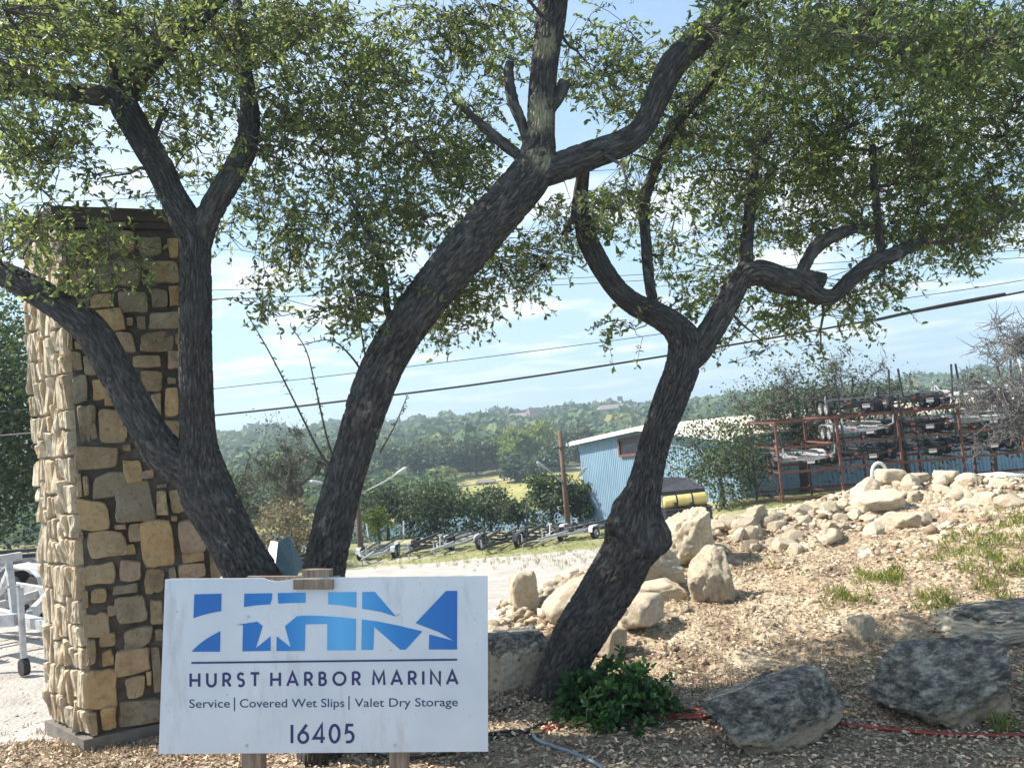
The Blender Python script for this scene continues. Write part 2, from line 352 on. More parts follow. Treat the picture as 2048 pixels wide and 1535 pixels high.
def region(x, y):
    """0 mulch 1 dirt 2 gravel 3 verge 4 shore 5 meadow 6 hillside"""
    n = fbm(x/1.3, y/1.3, 4)
    r = np.full(x.shape, 2)
    r[(y > 31+n*1.2)] = 3; r[y > 47] = 4; r[y > 152] = 5; r[y > 238+fbm(x/30, y/30)*8] = 6
    edge = np.interp(y, [5.5, 7, 8.5, 10, 12, 14, 17], [-.3, -.15, -.35, .1, 1.2, 2.4, 6])
    dirt = (x > edge+n*.25) & (y > 5.9+n*.35) & (y < 17+n+x*.1); r[dirt] = 1
    m = (y < 5.9+n*.35) & (x > -14) ; r[m] = 0
    m2 = (x < -2.2) & (y > 5.75+n*.3) & (y < 31); r[m2] = 2
    return r
def micro(x, y, reg):
    a = np.select([reg == 0, reg == 1, reg == 2, reg == 3], [.018, .07+.09*np.clip((y-8.6)/2, 0, 1)*np.clip((14-y)/2, 0, 1), .012, .05], 0)
    b = fbm(x*3.1, y*3.1, 5)+np.where(reg == 1, np.abs(fbm(x*1.2+9, y*1.2, 4))*.9, 0)
    return a*b*np.clip((60-y)/30, 0, 1)
def H(x, y):
    x = np.atleast_1d(np.asarray(x, float)); y = np.atleast_1d(np.asarray(y, float)); return Hbase(x, y)+micro(x, y, region(x, y))
def ground_hit(px, py, dmin=3, dmax=60):
    r = ray(px, py); ds = np.geomspace(dmin, dmax, 600); X = r[0]/r[1]*ds; Z = CZ+r[2]/r[1]*ds; h = Hbase(X, ds)
    k = np.argmax(h > Z)
    if not (h > Z).any(): k = len(ds)-1
    return np.array([X[k], ds[k], h[k]])
def build_ground():
    na, nr_ = 470, 560
    ang = np.linspace(R(-66), R(66), na); rad = np.geomspace(3.2, 1500, nr_); rad = np.r_[.3, 1, 2, rad]
    A, Rr = np.meshgrid(ang, rad); X = Rr*np.sin(A); Y = Rr*np.cos(A)-1.5
    reg = region(X, Y); Z = Hbase(X, Y)+micro(X, Y, reg)
    Vt = np.stack([X, Y, Z], -1).reshape(-1, 3); nrow = len(rad)
    i = np.arange(nrow-1)[:, None]*na+np.arange(na-1)[None, :]
    Fq = np.stack([i, i+1, i+na+1, i+na], -1).reshape(-1, 4)[:, ::-1]
    cx = Vt[Fq].mean(1); fr = region(cx[:, 0], cx[:, 1])
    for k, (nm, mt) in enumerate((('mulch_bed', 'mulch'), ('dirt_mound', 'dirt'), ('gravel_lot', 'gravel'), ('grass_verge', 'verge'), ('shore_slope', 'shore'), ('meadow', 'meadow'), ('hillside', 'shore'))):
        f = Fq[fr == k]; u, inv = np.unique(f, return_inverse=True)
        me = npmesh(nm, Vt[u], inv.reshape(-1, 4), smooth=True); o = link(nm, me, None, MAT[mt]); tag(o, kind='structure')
build_ground()
# lake
m = MB('lake water'); m.base((.10, .18, .24)); m.b.inputs['Roughness'].default_value = .18; m.bump(m.noise(.8, 4, .6).outputs[0], .05); MAT['water'] = m.m
b = Bag(); b.add([(-260, 70, -15.3), (120, 70, -15.3), (120, 156, -15.3), (-260, 156, -15.3)], [(0, 1, 2, 3)]); tag(b.build('lake', MAT['water']), kind='structure')
# far park road
b = Bag()
rp_ = [P(860, 972, 205), P(930, 968, 208), P(1000, 962, 212), P(1080, 950, 222), P(1170, 940, 232)]
for a, c in zip(rp_[:-1], rp_[1:]):
    za = float(H(a[0], a[1])[0])+.15; zc = float(H(c[0], c[1])[0])+.15
    b.add([(a[0], a[1]-1.6, za), (c[0], c[1]-1.6, zc), (c[0], c[1]+3, zc+.05), (a[0], a[1]+3, za+.05)], [(0, 1, 2, 3)])
tag(b.build('park_road', MAT['gravel']), kind='structure')

# ------------------------------------------------------------------ leaves, tubes, trees
def unit(v): return v/np.maximum(np.linalg.norm(v, axis=-1, keepdims=True), 1e-9)
def leaves_mesh(name, B, D, Nr, Ln, Wd, rnd, simple=False):
    """folded leaf blades: B base, D direction, Nr normal"""
    n = len(B); D = unit(D); S = unit(np.cross(D, Nr)); U = np.cross(S, D); Ln = Ln[:, None]; Wd = Wd[:, None]
    if simple:
        V = np.stack([B, B+D*Ln*.5+S*Wd*.5, B+D*Ln, B+D*Ln*.5-S*Wd*.5], 1).reshape(-1, 3)
        Fa = np.arange(n*4).reshape(n, 4); k = 4
    else:
        V = np.stack([B, B+D*Ln*.3+S*Wd*.42+U*Wd*.16, B+D*Ln*.72+S*Wd*.40+U*Wd*.14, B+D*Ln-U*Ln*.08,
                      B+D*Ln*.3-S*Wd*.42+U*Wd*.16, B+D*Ln*.72-S*Wd*.40+U*Wd*.14], 1).reshape(-1, 3)
        i = np.arange(n)[:, None]*6; Fa = np.concatenate([i+np.array([[0, 1, 2, 3]]), i+np.array([[0, 3, 5, 4]])], 0); k = 6
    return npmesh(name, V, Fa, attrs={'rnd': np.repeat(rnd, k)})
def tubes_mesh(name, Ps, Rs, sides=4):
    """Ps (m,k,3) polylines, Rs (m,k) radii -> one mesh"""
    m, k, _ = Ps.shape; T = np.gradient(Ps, axis=1); T = unit(T)
    ref = np.where(np.abs(T[:, :1, 2:3]) < .9, np.array([[[0, 0, 1.]]]), np.array([[[1., 0, 0]]])); A = unit(np.cross(T, np.broadcast_to(ref, T.shape))); Bn = np.cross(T, A)
    th = np.arange(sides)*2*np.pi/sides
    V = Ps[:, :, None, :]+(A[:, :, None, :]*np.cos(th)[None, None, :, None]+Bn[:, :, None, :]*np.sin(th)[None, None, :, None])*Rs[:, :, None, None]
    idx = np.arange(m*k*sides).reshape(m, k, sides); a = idx[:, :-1]; b_ = idx[:, 1:]
    Fa = np.stack([a, np.roll(a, -1, 2), np.roll(b_, -1, 2), b_], -1).reshape(-1, 4)
    return npmesh(name, V.reshape(-1, 3), Fa, smooth=True)
def catmull(pts, ds):
    pts = np.asarray(pts, float); q = np.vstack([2*pts[0]-pts[1], pts, 2*pts[-1]-pts[-2]]); out = []
    for i in range(1, len(q)-2):
        n = max(2, int(np.linalg.norm(q[i+1][:3]-q[i][:3])/ds)); t = np.linspace(0, 1, n, endpoint=False)[:, None]
        out.append(.5*((2*q[i])+(-q[i-1]+q[i+1])*t+(2*q[i-1]-5*q[i]+4*q[i+1]-q[i+2])*t**2+(-q[i-1]+3*q[i]-3*q[i+1]+q[i+2])*t**3))
    out.append(pts[-1:]); return np.vstack(out)
def bark_limb(name, pts, parent, seed=0, bumps=(), fine=.0085, depth=.019, lichen=(), knob=None):
    """pts: list of (x,y,z,radius)"""
    rg = np.random.default_rng(seed); S = catmull(pts, fine*1.3); rmax = max(p[3] for p in pts)
    X = S[:, :3]; rad = np.maximum(S[:, 3], .006); n = len(X); ns = int(np.clip(2*np.pi*rmax/fine, 14, 130))
    T = unit(np.gradient(X, axis=0)); a = np.cross(T[0], [0, -1, .2]); a /= np.linalg.norm(a); Aa = np.zeros_like(X)
    for i in range(n):
        a = a-T[i]*np.dot(a, T[i]); a /= np.linalg.norm(a); Aa[i] = a
    Bb = np.cross(T, Aa); s = np.r_[0, np.cumsum(np.linalg.norm(np.diff(X, axis=0), axis=1))]
    th = np.arange(ns)/ns; cw = .023; nc = max(4, int(round(2*np.pi*np.mean(rad)/cw)))
    Sg, Tg = np.meshgrid(s, th, indexing='ij')
    # cellular furrows, wrapped round the limb, stretched along it
    gx = Tg*nc; gy = Sg/.085+rg.random()*50; wx = fbm(Tg*nc*.8, Sg*14+seed, 3)*.55; gx = gx+wx; gy = gy+fbm(Sg*9, Tg*nc*.5+3, 2)*.5
    ix = np.floor(gx).astype(int); iy = np.floor(gy).astype(int); f1 = np.full(gx.shape, 9.); f2 = np.full(gx.shape, 9.)
    jit = rg.random((nc+1, 512, 2))
    for dx in (-1, 0, 1):
        for dy in (-1, 0, 1):
            cx2 = ix+dx; cy2 = iy+dy; j = jit[cx2 % nc, cy2 % 512]; d = (cx2+j[..., 0]-gx)**2+((cy2+j[..., 1]-gy)*.9)**2
            f2 = np.where(d < f1, f1, np.minimum(f2, d)); f1 = np.minimum(f1, d)
    e = np.sqrt(f2)-np.sqrt(f1); ridge = np.clip(e/.32, 0, 1); ridge = ridge*ridge*(3-2*ridge)
    big = fbm(Tg*3+seed, Sg*2.2, 3); big = big*(1-Tg)+fbm((Tg-1)*3+seed, Sg*2.2, 3)*Tg
    dd = np.clip(rad/.12, .25, 1)[:, None]*depth
    Rr = rad[:, None]*(1+.10*big)+(ridge-.55)*dd+fbm(Tg*40, Sg*60, 2)*.0018
    V = X[:, None, :]+(Aa[:, None, :]*np.cos(Tg*2*np.pi)[..., None]+Bb[:, None, :]*np.sin(Tg*2*np.pi)[..., None])*Rr[..., None]
    for (c, rr, amp) in bumps:
        c = np.array(c); dv = V-c; q = np.linalg.norm(dv, axis=-1); wgt = np.exp(-(q/rr)**2)
        nrm = unit(V-X[:, None, :]); V = V+nrm*(wgt*amp)[..., None]
    lic = np.zeros(n*ns)
    for (c, rr) in lichen:
        q = np.linalg.norm(V-np.array(c), axis=-1).ravel(); lic = np.maximum(lic, np.clip(1.6-1.6*q/rr, 0, 1))
    idx = np.arange(n*ns).reshape(n, ns); a_, b_ = idx[:-1], idx[1:]
    Fa = np.stack([a_, np.roll(a_, -1, 1), np.roll(b_, -1, 1), b_], -1).reshape(-1, 4)
    Vv = V.reshape(-1, 3); uv = np.stack([Tg*2*np.pi*rmax, Sg], -1).reshape(-1, 2)
    # end cap
    Vv = np.vstack([Vv, X[-1:]]); uv = np.vstack([uv, uv[-1:]]); lic = np.r_[lic, 0]; last = idx[-1]; k = n*ns
    cap = np.stack([last, np.roll(last, -1), np.full(ns, k), np.full(ns, k)], -1)
    me = npmesh(name, Vv, Fa, smooth=True, attrs={'lichen': lic}, uv=uv)
    o = link(name, me, parent, MAT['bark'])
    cb = bpy.data.meshes.new('cut_end')
    if rad[-1] > .03:
        cv = [tuple(p) for p in V[-1]]+[tuple(X[-1]+T[-1]*.004)]; cb.from_pydata(cv, [], [(i, (i+1) % ns, ns) for i in range(ns)]); cb.update(); link('cut_end', cb, o, MAT['wood'])
    return o, np.c_[X, rad][::6]
def grow(nodes, hubs, r0=.02, maxr=.4, rg=rng, curve=.12, taper=.35):
    """connect every hub to the growing skeleton; returns polylines, radii, extended nodes"""
    nodes = np.asarray(nodes, float); N_ = nodes[:, :3]; Rn = nodes[:, 3]
    d = np.sqrt(((hubs[:, None]-N_[None, ::3])**2).sum(-1)).min(1); order = np.argsort(d); Ps = []; Rs = []
    for h in hubs[order]:
        dd = ((N_-h)**2).sum(1); j = np.argmin(dd*(1+.15*(Rn < .01))); a = N_[j]; ln = math.sqrt(dd[j])
        if ln < .02: continue
        r = min(Rn[j]*.6, r0*(.5+ln)); t = np.linspace(0, 1, 6)[:, None]
        off = rg.normal(0, curve*ln, 3); p = a+(h-a)*t+off*np.sin(t*np.pi)+rg.normal(0, curve*.18*ln, (6, 3))*np.sin(t*np.pi); rr = np.linspace(r, r*taper, 6)
        Ps.append(p); Rs.append(rr); N_ = np.vstack([N_, p[1:]]); Rn = np.r_[Rn, rr[1:]]
    return np.array(Ps), np.array(Rs), np.c_[N_, Rn]
def sprigs(cent, rg, nl=12, ln=.22, leaf=.042, droop=.25, tree=None):
    """twig + leaves for each centre; returns leaf arrays and twig polylines"""
    m = len(cent); D = rg.normal(size=(m, 3)); D[:, 2] = D[:, 2]*.5-droop; D = unit(D); Lt = ln*rg.uniform(.5, 1.3, m)
    t = rg.uniform(.05, 1, (m, nl)); base = cent[:, None, :]+D[:, None, :]*(t*Lt[:, None])[..., None]
    base = base+np.array([0, 0, -1])*(t**2*Lt[:, None]*.25)[..., None]
    ld = unit(D)[:, None, :]*.7+rg.normal(0, .75, (m, nl, 3)); nr = rg.normal(0, .8, (m, nl, 3)); nr[..., 2] += .9
    L_ = leaf*rg.uniform(.6, 1.35, (m, nl)); W_ = L_*rg.uniform(.40, .60, (m, nl)); rn = np.clip(rg.beta(2, 2.4, (m, nl))*.8+rg.uniform(-.15, .25, (m, 1)), 0, 1)
    tt = np.linspace(0, 1, 3)[None, :, None]; tw = cent[:, None, :]+D[:, None, :]*Lt[:, None, None]*tt+np.array([0, 0, -1])*(tt**2*Lt[:, None, None]*.25)
    return base.reshape(-1, 3), ld.reshape(-1, 3), unit(nr).reshape(-1, 3), L_.ravel(), W_.ravel(), rn.ravel(), tw
def near_tree(root, skel, blobs, seed, dens, leafmat, twcol='twig', leaf=.042, hubs_per=1.0):
    rg = np.random.default_rng(seed); cs = []; hb = []
    for (cx, cy, rx, ry, wgt, d0, d1) in blobs:
        area = math.pi*rx*ry; n = int(area/1e4*dens*wgt); nh = max(3, int(area/1e4*2.0*hubs_per))
        def smp(n):
            a = rg.uniform(0, 2*np.pi, n); q = np.sqrt(rg.random(n))*rg.uniform(.85, 1.12, n); d = rg.uniform(d0, d1, n); return Pn(cx+rx*q*np.cos(a), cy+ry*q*np.sin(a), d)
        hs = smp(nh); hb.append(hs); c = smp(n)
        # pull sprigs towards their nearest hub so that the crown gathers in clumps
        j = ((c[:, None]-hs[None])**2).sum(-1).argmin(1); c = hs[j]+(c-hs[j])*rg.uniform(.5, 1.1, (n, 1)); cs.append(c)
    cent = np.vstack(cs); hubs = np.vstack(hb)
    Ps, Rs, nodes = grow(skel, hubs, .016, rg=rg)
    link('branch', tubes_mesh('branches', Ps, Rs, 6), root, MAT[twcol])['kind'] = 'stuff'
    B, D, Nn, Ll, Ww, rn, tw = sprigs(cent, rg, leaf=leaf)
    link('foliage', leaves_mesh('foliage', B, D, Nn, Ll, Ww, rn), root, leafmat)['kind'] = 'stuff'
    # thin twig from nearest node to each sprig
    nn = nodes[:, :3]; near = np.zeros(len(cent), int)
    for s in range(0, len(cent), 1000):
        near[s:s+1000] = ((cent[s:s+1000, None]-nn[None])**2).sum(-1).argmin(1)
    st = nn[near]; mid = (st+cent)/2+rg.normal(0, .02, cent.shape); Pp = np.concatenate([st[:, None], mid[:, None], tw], 1)
    ok = np.linalg.norm(st-cent, axis=1) < .7
    Rr = np.tile(np.array([.0035, .003, .0025, .002, .001]), (ok.sum(), 1))
    link('twig', tubes_mesh('twigs', Pp[ok], Rr, 3), root, MAT[twcol])['kind'] = 'stuff'
def px_limb(L_, d):
    """(px,py,width px[,depth offset])"""
    out = []
    for q in L_:
        dd = d+(q[3] if len(q) > 3 else 0); p = P(q[0], q[1], dd); out.append((*p, q[2]*.43*dd/F))
    return out

# ---- tree one: double oak behind the sign
D1 = 4.85
g0 = ground_hit(642, 1560)
t1 = empty('oak_tree', (0, 0, 0), label='double-trunked live oak with dark furrowed bark growing right behind the sign', cat='tree')
sk = []
def T1(name, L_, seed, **k):
    o, s = bark_limb(name, px_limb(L_, D1), t1, seed, **k); sk.append(s); return o
T1('trunk', [(638, 1660, 150), (640, 1560, 112), (642, 1500, 100), (640, 1440, 108), (600, 1340, 130), (560, 1250, 122), (505, 1150, 112), (455, 1060, 106), (418, 990, 112), (400, 930, 100), (396, 870, 78), (393, 760, 72), (391, 640, 70), (392, 540, 66), (390, 480, 68), (372, 440, 70), (345, 390, 60), (315, 330, 58), (280, 270, 60), (250, 215, 62), (238, 180, 56), (230, 120, 36), (222, 60, 26, .1), (210, -20, 18, .2)], 1)
T1('trunk', [(650, 1500, 70), (655, 1400, 80), (652, 1300, 86), (645, 1200, 88), (652, 1120, 90), (676, 1010, 88), (706, 905, 86), (745, 780, 90), (785, 695, 94), (850, 600, 98), (940, 490, 104), (1020, 400, 102), (1068, 335, 92), (1080, 260, 66), (1084, 190, 62), (1092, 110, 62), (1103, 30, 66), (1112, -60, 60), (1120, -220, 46, -.2)], 2,
   lichen=[(P(1075, 225, 4.75), .16), (P(1090, 85, 4.75), .12), (P(1085, 320, 4.75), .10), (P(1100, 60, 4.7), .1)])
T1('limb', [(430, 980, 70), (385, 945, 88), (330, 905, 84), (285, 840, 72), (235, 750, 72), (180, 660, 72), (110, 605, 66), (50, 570, 60), (0, 545, 54), (-120, 500, 46, .1), (-300, 420, 36, .3)], 3)
T1('limb', [(395, 500, 50), (418, 430, 54), (455, 365, 54), (490, 300, 48, .1), (500, 230, 42, .15), (492, 160, 34, .2), (482, 80, 26, .25), (470, -40, 18, .3)], 4)
T1('limb', [(245, 200, 40), (190, 190, 46), (120, 183, 40), (50, 175, 36), (-20, 165, 32), (-140, 130, 24)], 5)
T1('limb', [(245, 200, 44), (280, 145, 46), (320, 100, 46), (375, 55, 42), (430, 5, 34), (500, -60, 26)], 6)
T1('limb', [(1075, 350, 60), (1130, 330, 66), (1190, 308, 64), (1250, 285, 60), (1285, 255, 54), (1310, 205, 56), (1345, 130, 62), (1400, 75, 60), (1460, 20, 50), (1520, -50, 40, -.2), (1640, -200, 30, -.3)], 7)
T1('limb', [(1060, 310, 22), (1045, 250, 24), (1025, 200, 26), (1018, 150, 24), (1020, 125, 20)], 8)
T1('limb', [(1050, 320, 20), (1010, 290, 26), (975, 260, 22), (930, 220, 14), (905, 200, 8)], 9)
T1('limb', [(1090, 235, 24), (1115, 195, 30), (1130, 165, 30)], 10)
T1('limb', [(1170, 320, 26, .2), (1160, 370, 24, .3), (1150, 440, 24, .35)], 11)
T1('limb', [(300, 300, 16), (316, 250, 12), (330, 215, 9)], 12)
T1('limb', [(800, 680, 20), (775, 620, 17), (770, 560, 13), (745, 480, 10), (700, 400, 8)], 13)
T1('limb', [(0, 130, 30, -.3), (-60, 120, 30, -.3), (40, 150, 26, -.3), (95, 185, 22, -.2)], 14)
sk1 = np.vstack(sk)
BL1 = [(60, 60, 260, 110, 1.25, 3.6, 6), (60, 250, 140, 85, .95, 4.2, 6), (45, 330, 90, 60, .5, 4.2, 5.5), (35, 465, 75, 65, .8, 4.0, 5.2), (200, 520, 125, 75, .4, 4.2, 5.0), (150, 450, 120, 35, .45, 4.3, 5),
       (215, 360, 60, 45, .35, 4.6, 5.2), (340, 210, 105, 120, .75, 4.6, 6.5), (400, 60, 240, 90, 1.3, 4.2, 6.5), (330, 385, 55, 45, .35, 5, 6.5), (395, 330, 60, 60, .35, 5, 6.5),
       (610, 130, 200, 150, 1.1, 4.6, 7), (620, 340, 150, 130, 1.0, 4.6, 7), (560, 500, 70, 95, .75, 4.8, 6.5), (545, 600, 40, 45, .5, 4.8, 6), (725, 540, 90, 110, .85, 4.5, 5.6), (700, 640, 70, 50, .35, 4.5, 5.2), (850, 160, 170, 170, .95, 4.8, 7), (860, 370, 130, 110, .95, 4.8, 7), (990, 60, 110, 80, .9, 4.8, 7),
       (940, 320, 90, 60, .9, 4.8, 6.5), (985, 545, 105, 80, 1.1, 5.2, 7), (905, 620, 85, 60, .9, 5.2, 6.5), (880, 660, 40, 25, .6, 5.2, 6), (1100, 470, 90, 80, .8, 5.2, 7), (1210, 130, 100, 110, .9, 4.9, 7), (480, 430, 60, 60, .4, 5, 6), (780, 460, 100, 70, .75, 4.8, 6.5), (660, 230, 120, 80, .4, 4.6, 6),
       (1200, 400, 80, 30, .5, 4.2, 4.7), (400, -160, 500, 120, .5, 3.6, 6), (1000, -160, 500, 120, .4, 4, 6), (-160, 100, 100, 160, .4, 4, 6), (300, -500, 700, 200, .12, 4, 6)]
near_tree(t1, sk1, BL1, 21, 55, MAT['oakleaf'], leaf=.0395, hubs_per=1.5)
# long straight shoots sprouting from the leaning trunk
rgS = np.random.default_rng(3)
for L_ in ([(668, 945, 7), (640, 905, 6), (612, 850, 5), (560, 745, 4), (525, 680, 3), (492, 625, 2)], [(672, 925, 6), (655, 880, 5), (630, 770, 4), (612, 700, 3), (580, 650, 2)], [(735, 760, 6), (700, 710, 5), (660, 680, 3), (600, 690, 2)],
           [(735, 740, 6), (722, 660, 4), (708, 560, 3), (690, 470, 2)], [(760, 905, 4), (790, 850, 3), (815, 790, 2)], [(420, 1010, 4), (470, 1000, 3), (500, 910, 2)]):
    p = catmull(px_limb(L_, D1-.05), .03); b = Bag(); b.tube([tuple(q[:3]) for q in p], [float(max(q[3], .0015)) for q in p], 5)
    sh = b.build('shoot', MAT['twig'], t1, True); k = len(p)
    idx = rgS.integers(int(k*.25), k, 26); Bp = p[idx, :3]; n_ = len(Bp); dr = rgS.normal(size=(n_, 3)); dr[:, 2] += .3
    link('leaf', leaves_mesh('shoot_leaves', Bp, dr, unit(rgS.normal(size=(n_, 3))), rgS.uniform(.02, .045, n_), rgS.uniform(.008, .014, n_), rgS.uniform(.3, .9, n_)), sh, MAT['oakleaf'])['kind'] = 'stuff'

# ---- tree two: crooked oak right of the sign
D2 = 5.45
t2 = empty('oak_tree', (0, 0, 0), label='crooked live oak with a swollen burl low on its trunk, right of the sign', cat='tree')
sk = []
def T2(name, L_, seed, **k):
    o, s = bark_limb(name, px_limb(L_, D2), t2, seed, **k); sk.append(s); return o
T2('trunk', [(1085, 1500, 190), (1100, 1440, 138), (1112, 1390, 112), (1130, 1330, 104), (1160, 1265, 108), (1205, 1195, 112), (1243, 1130, 112), (1268, 1070, 104), (1280, 1010, 88), (1297, 940, 70), (1315, 870, 68), (1340, 800, 72), (1362, 740, 72), (1370, 690, 76), (1350, 655, 62), (1310, 628, 54), (1265, 605, 50), (1228, 570, 46), (1195, 520, 46), (1172, 470, 42), (1163, 410, 30, .15), (1168, 350, 24, .3), (1180, 290, 16, .4)], 31,
   bumps=[(P(1232, 1050, 5.35), .11, .10), (P(1320, 1075, 5.35), .13, .115), (P(1245, 1010, 5.4), .08, .05), (P(1300, 1110, 5.2), .12, .06)], depth=.021)
T2('limb', [(1370, 730, 50), (1395, 700, 60), (1425, 655, 54), (1455, 605, 52), (1480, 560, 52), (1515, 545, 56), (1560, 560, 60), (1605, 572, 50), (1640, 592, 38), (1670, 590, 32), (1700, 560, 34), (1745, 525, 34), (1795, 505, 32), (1840, 480, 24, .2)], 32)
T2('limb', [(1560, 555, 40), (1600, 553, 36), (1648, 562, 34)], 33)
T2('limb', [(1600, 555, 28), (1615, 520, 28), (1640, 487, 30), (1690, 462, 26), (1730, 452, 20, .1)], 34)
T2('limb', [(1490, 545, 34), (1494, 480, 28, .1), (1502, 400, 24, .2), (1512, 300, 18, .3)], 35)
T2('limb', [(1765, 520, 20, .1), (1757, 450, 17, .1), (1748, 360, 15, .1), (1745, 290, 14, .1)], 36)
T2('limb', [(1310, 625, 24, .15), (1298, 560, 24, .2), (1292, 480, 24, .2), (1290, 400, 25, .2), (1318, 320, 26, .2), (1350, 250, 24, .2), (1400, 190, 22, .2), (1450, 110, 22, .2), (1480, 40, 20, .2)], 37)
sk2 = np.vstack(sk)
BL2 = [(1400, 200, 150, 160, 1.0, 5.2, 8), (1330, 390, 70, 60, .35, 5.4, 7), (1240, 430, 80, 80, .75, 5.2, 7.5), (1520, 230, 200, 180, 1.1, 5, 8), (1760, 200, 260, 190, 1.25, 5, 8.5), (1960, 230, 190, 230, 1.25, 5, 8.5),
       (1540, 410, 150, 95, 1.1, 5.4, 8), (1800, 400, 200, 95, 1.25, 5.4, 8.5), (1990, 420, 80, 60, .8, 5.4, 8), (1400, 530, 110, 80, .65, 5.4, 7.5), (1240, 660, 60, 28, .5, 5.6, 6.5), (1560, 630, 80, 55, .7, 5.4, 7), (1470, 690, 60, 35, .4, 5.4, 7), (1760, 560, 90, 50, .7, 5.4, 7), (1700, 620, 60, 40, .55, 5.4, 6.5),
       (1640, 455, 60, 40, .5, 5.6, 7), (1880, 490, 90, 50, .7, 5.6, 8), (1620, 690, 40, 25, .4, 5.4, 6.5), (1560, 590, 200, 50, .5, 5.4, 7), (1890, 470, 150, 60, .8, 5.4, 8), (1850, 60, 300, 90, 1.2, 3.9, 6), (1550, 40, 200, 70, .9, 3.8, 6), (1300, 330, 60, 60, .5, 5.4, 7.5), (1350, 620, 60, 40, .35, 5.3, 6), (1790, -200, 700, 160, .55, 4, 8), (2300, 200, 250, 320, .8, 5, 8), (1900, -600, 800, 300, .2, 5, 8.5)]
near_tree(t2, sk2, BL2, 22, 56, MAT['oakleaf2'], leaf=.042, hubs_per=1.4)

def smooth_by_angle(me, a=32):
    me.polygons.foreach_set('use_smooth', [True]*len(me.polygons))
    bm = bmesh.new(); bm.from_mesh(me)
    for e in bm.edges:
        if len(e.link_faces) == 2 and e.calc_face_angle(0) > R(a): e.smooth = False
    bm.to_mesh(me); bm.free()
# ------------------------------------------------------------------ stone pillar
def plane_hit(px, py, o, n):
    r = ray(px, py); o = np.asarray(o); n = np.asarray(n); c = np.array([0, 0, CZ]); t = np.dot(o-c, n)/np.dot(r, n); return c+r*t
pA = ground_hit(181, 1500); pA = np.array([pA[0], pA[1], 0.0]); pB = pA+np.array([-.53, .43, 0])*1.0; fdir = np.array([.914, .406, 0]); fdir /= np.linalg.norm(fdir)
fn = np.array([fdir[1], -fdir[0], 0]); ldir = unit(pB-pA); ln_ = np.array([ldir[1], -ldir[0], 0]);
if ln_[1] > 0: ln_ = -ln_
ePx = plane_hit(436, 1140, pA, fn); FW = float(np.dot(ePx-pA, fdir)); LW = float(np.linalg.norm(pB-pA))
top = plane_hit(110, 455, pA, fn)[2]
pil = empty('stone_pillar', tuple(pA), label='tall rubble stone entrance pillar with a dark metal cap left of the sign', cat='pillar')
def loc(p): return tuple(np.asarray(p)-pA)
pC = pA+fdir*FW; pD = pB+fdir*FW
b = Bag(); ins = .02
quad = [pA, pC, pD, pB]; cen = sum(quad)/4
qi = [q+(cen-q)/np.linalg.norm(cen-q)*ins*1.6 for q in quad]
b.add([loc(q+np.array([0, 0, -.3])) for q in qi]+[loc(q+np.array([0, 0, top])) for q in qi], [(3, 2, 1, 0), (4, 5, 6, 7), (0, 1, 5, 4), (1, 2, 6, 5), (2, 3, 7, 6), (3, 0, 4, 7)])
core = b.build('mortar_core', MAT['mortar'], pil)
core.data.materials.append(MAT['mortar_sunlit'])
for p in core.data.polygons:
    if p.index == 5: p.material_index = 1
b = Bag(); qf = [q-(cen-q)/np.linalg.norm(cen-q)*.05 for q in quad]
b.add([loc(q+np.array([0, 0, -.3])) for q in qf]+[loc(q+np.array([0, 0, .10])) for q in qf], [(3, 2, 1, 0), (4, 5, 6, 7), (0, 1, 5, 4), (1, 2, 6, 5), (2, 3, 7, 6), (3, 0, 4, 7)]); b.build('footing', MAT['concrete'], pil)
b = Bag()
for ov, z0, z1 in ((.03, top, top+.05), (.065, top+.05, top+.145)):
    qf = [q-(cen-q)/np.linalg.norm(cen-q)*ov for q in quad]
    b.add([loc(q+np.array([0, 0, z0+.001])) for q in qf]+[loc(q+np.array([0, 0, z1])) for q in qf], [(3, 2, 1, 0), (4, 5, 6, 7), (0, 1, 5, 4), (1, 2, 6, 5), (2, 3, 7, 6), (3, 0, 4, 7)])
b.build('cap', MAT['capmetal'], pil)
def stone(poly, o, ex, n, thick, mat, rg):
    """poly list (u,v) metres on the face"""
    c = np.mean(poly, 0); rings = []; k = len(poly)
    tz = rg.normal(0, .12, 2)
    for sc, h in ((1.0, -.03), (.985, thick*.62), (.92, thick), (.5, thick*1.05)):
        rings.append([tuple(o+ex*(c[0]+(u-c[0])*sc)+np.array([0, 0, 1])*(c[1]+(v-c[1])*sc)+n*(h+(rg.normal(0, thick*.10) if h > 0 else 0)+((u-c[0])*tz[0]+(v-c[1])*tz[1])*(h > 0))) for u, v in poly])
    V = sum(rings, [])+[tuple(o+ex*c[0]+np.array([0, 0, 1])*c[1]+n*thick*1.05)]; Fs = []
    for r_ in range(3):
        for i in range(k): Fs.append((r_*k+i, r_*k+(i+1) % k, (r_+1)*k+(i+1) % k, (r_+1)*k+i))
    for i in range(k): Fs.append((3*k+i, 3*k+(i+1) % k, 4*k))
    me = bpy.data.meshes.new('stone'); me.from_pydata(V, [], Fs); me.update(); 
    smooth_by_angle(me, 24)
    return link('stone', me, pil, mat)
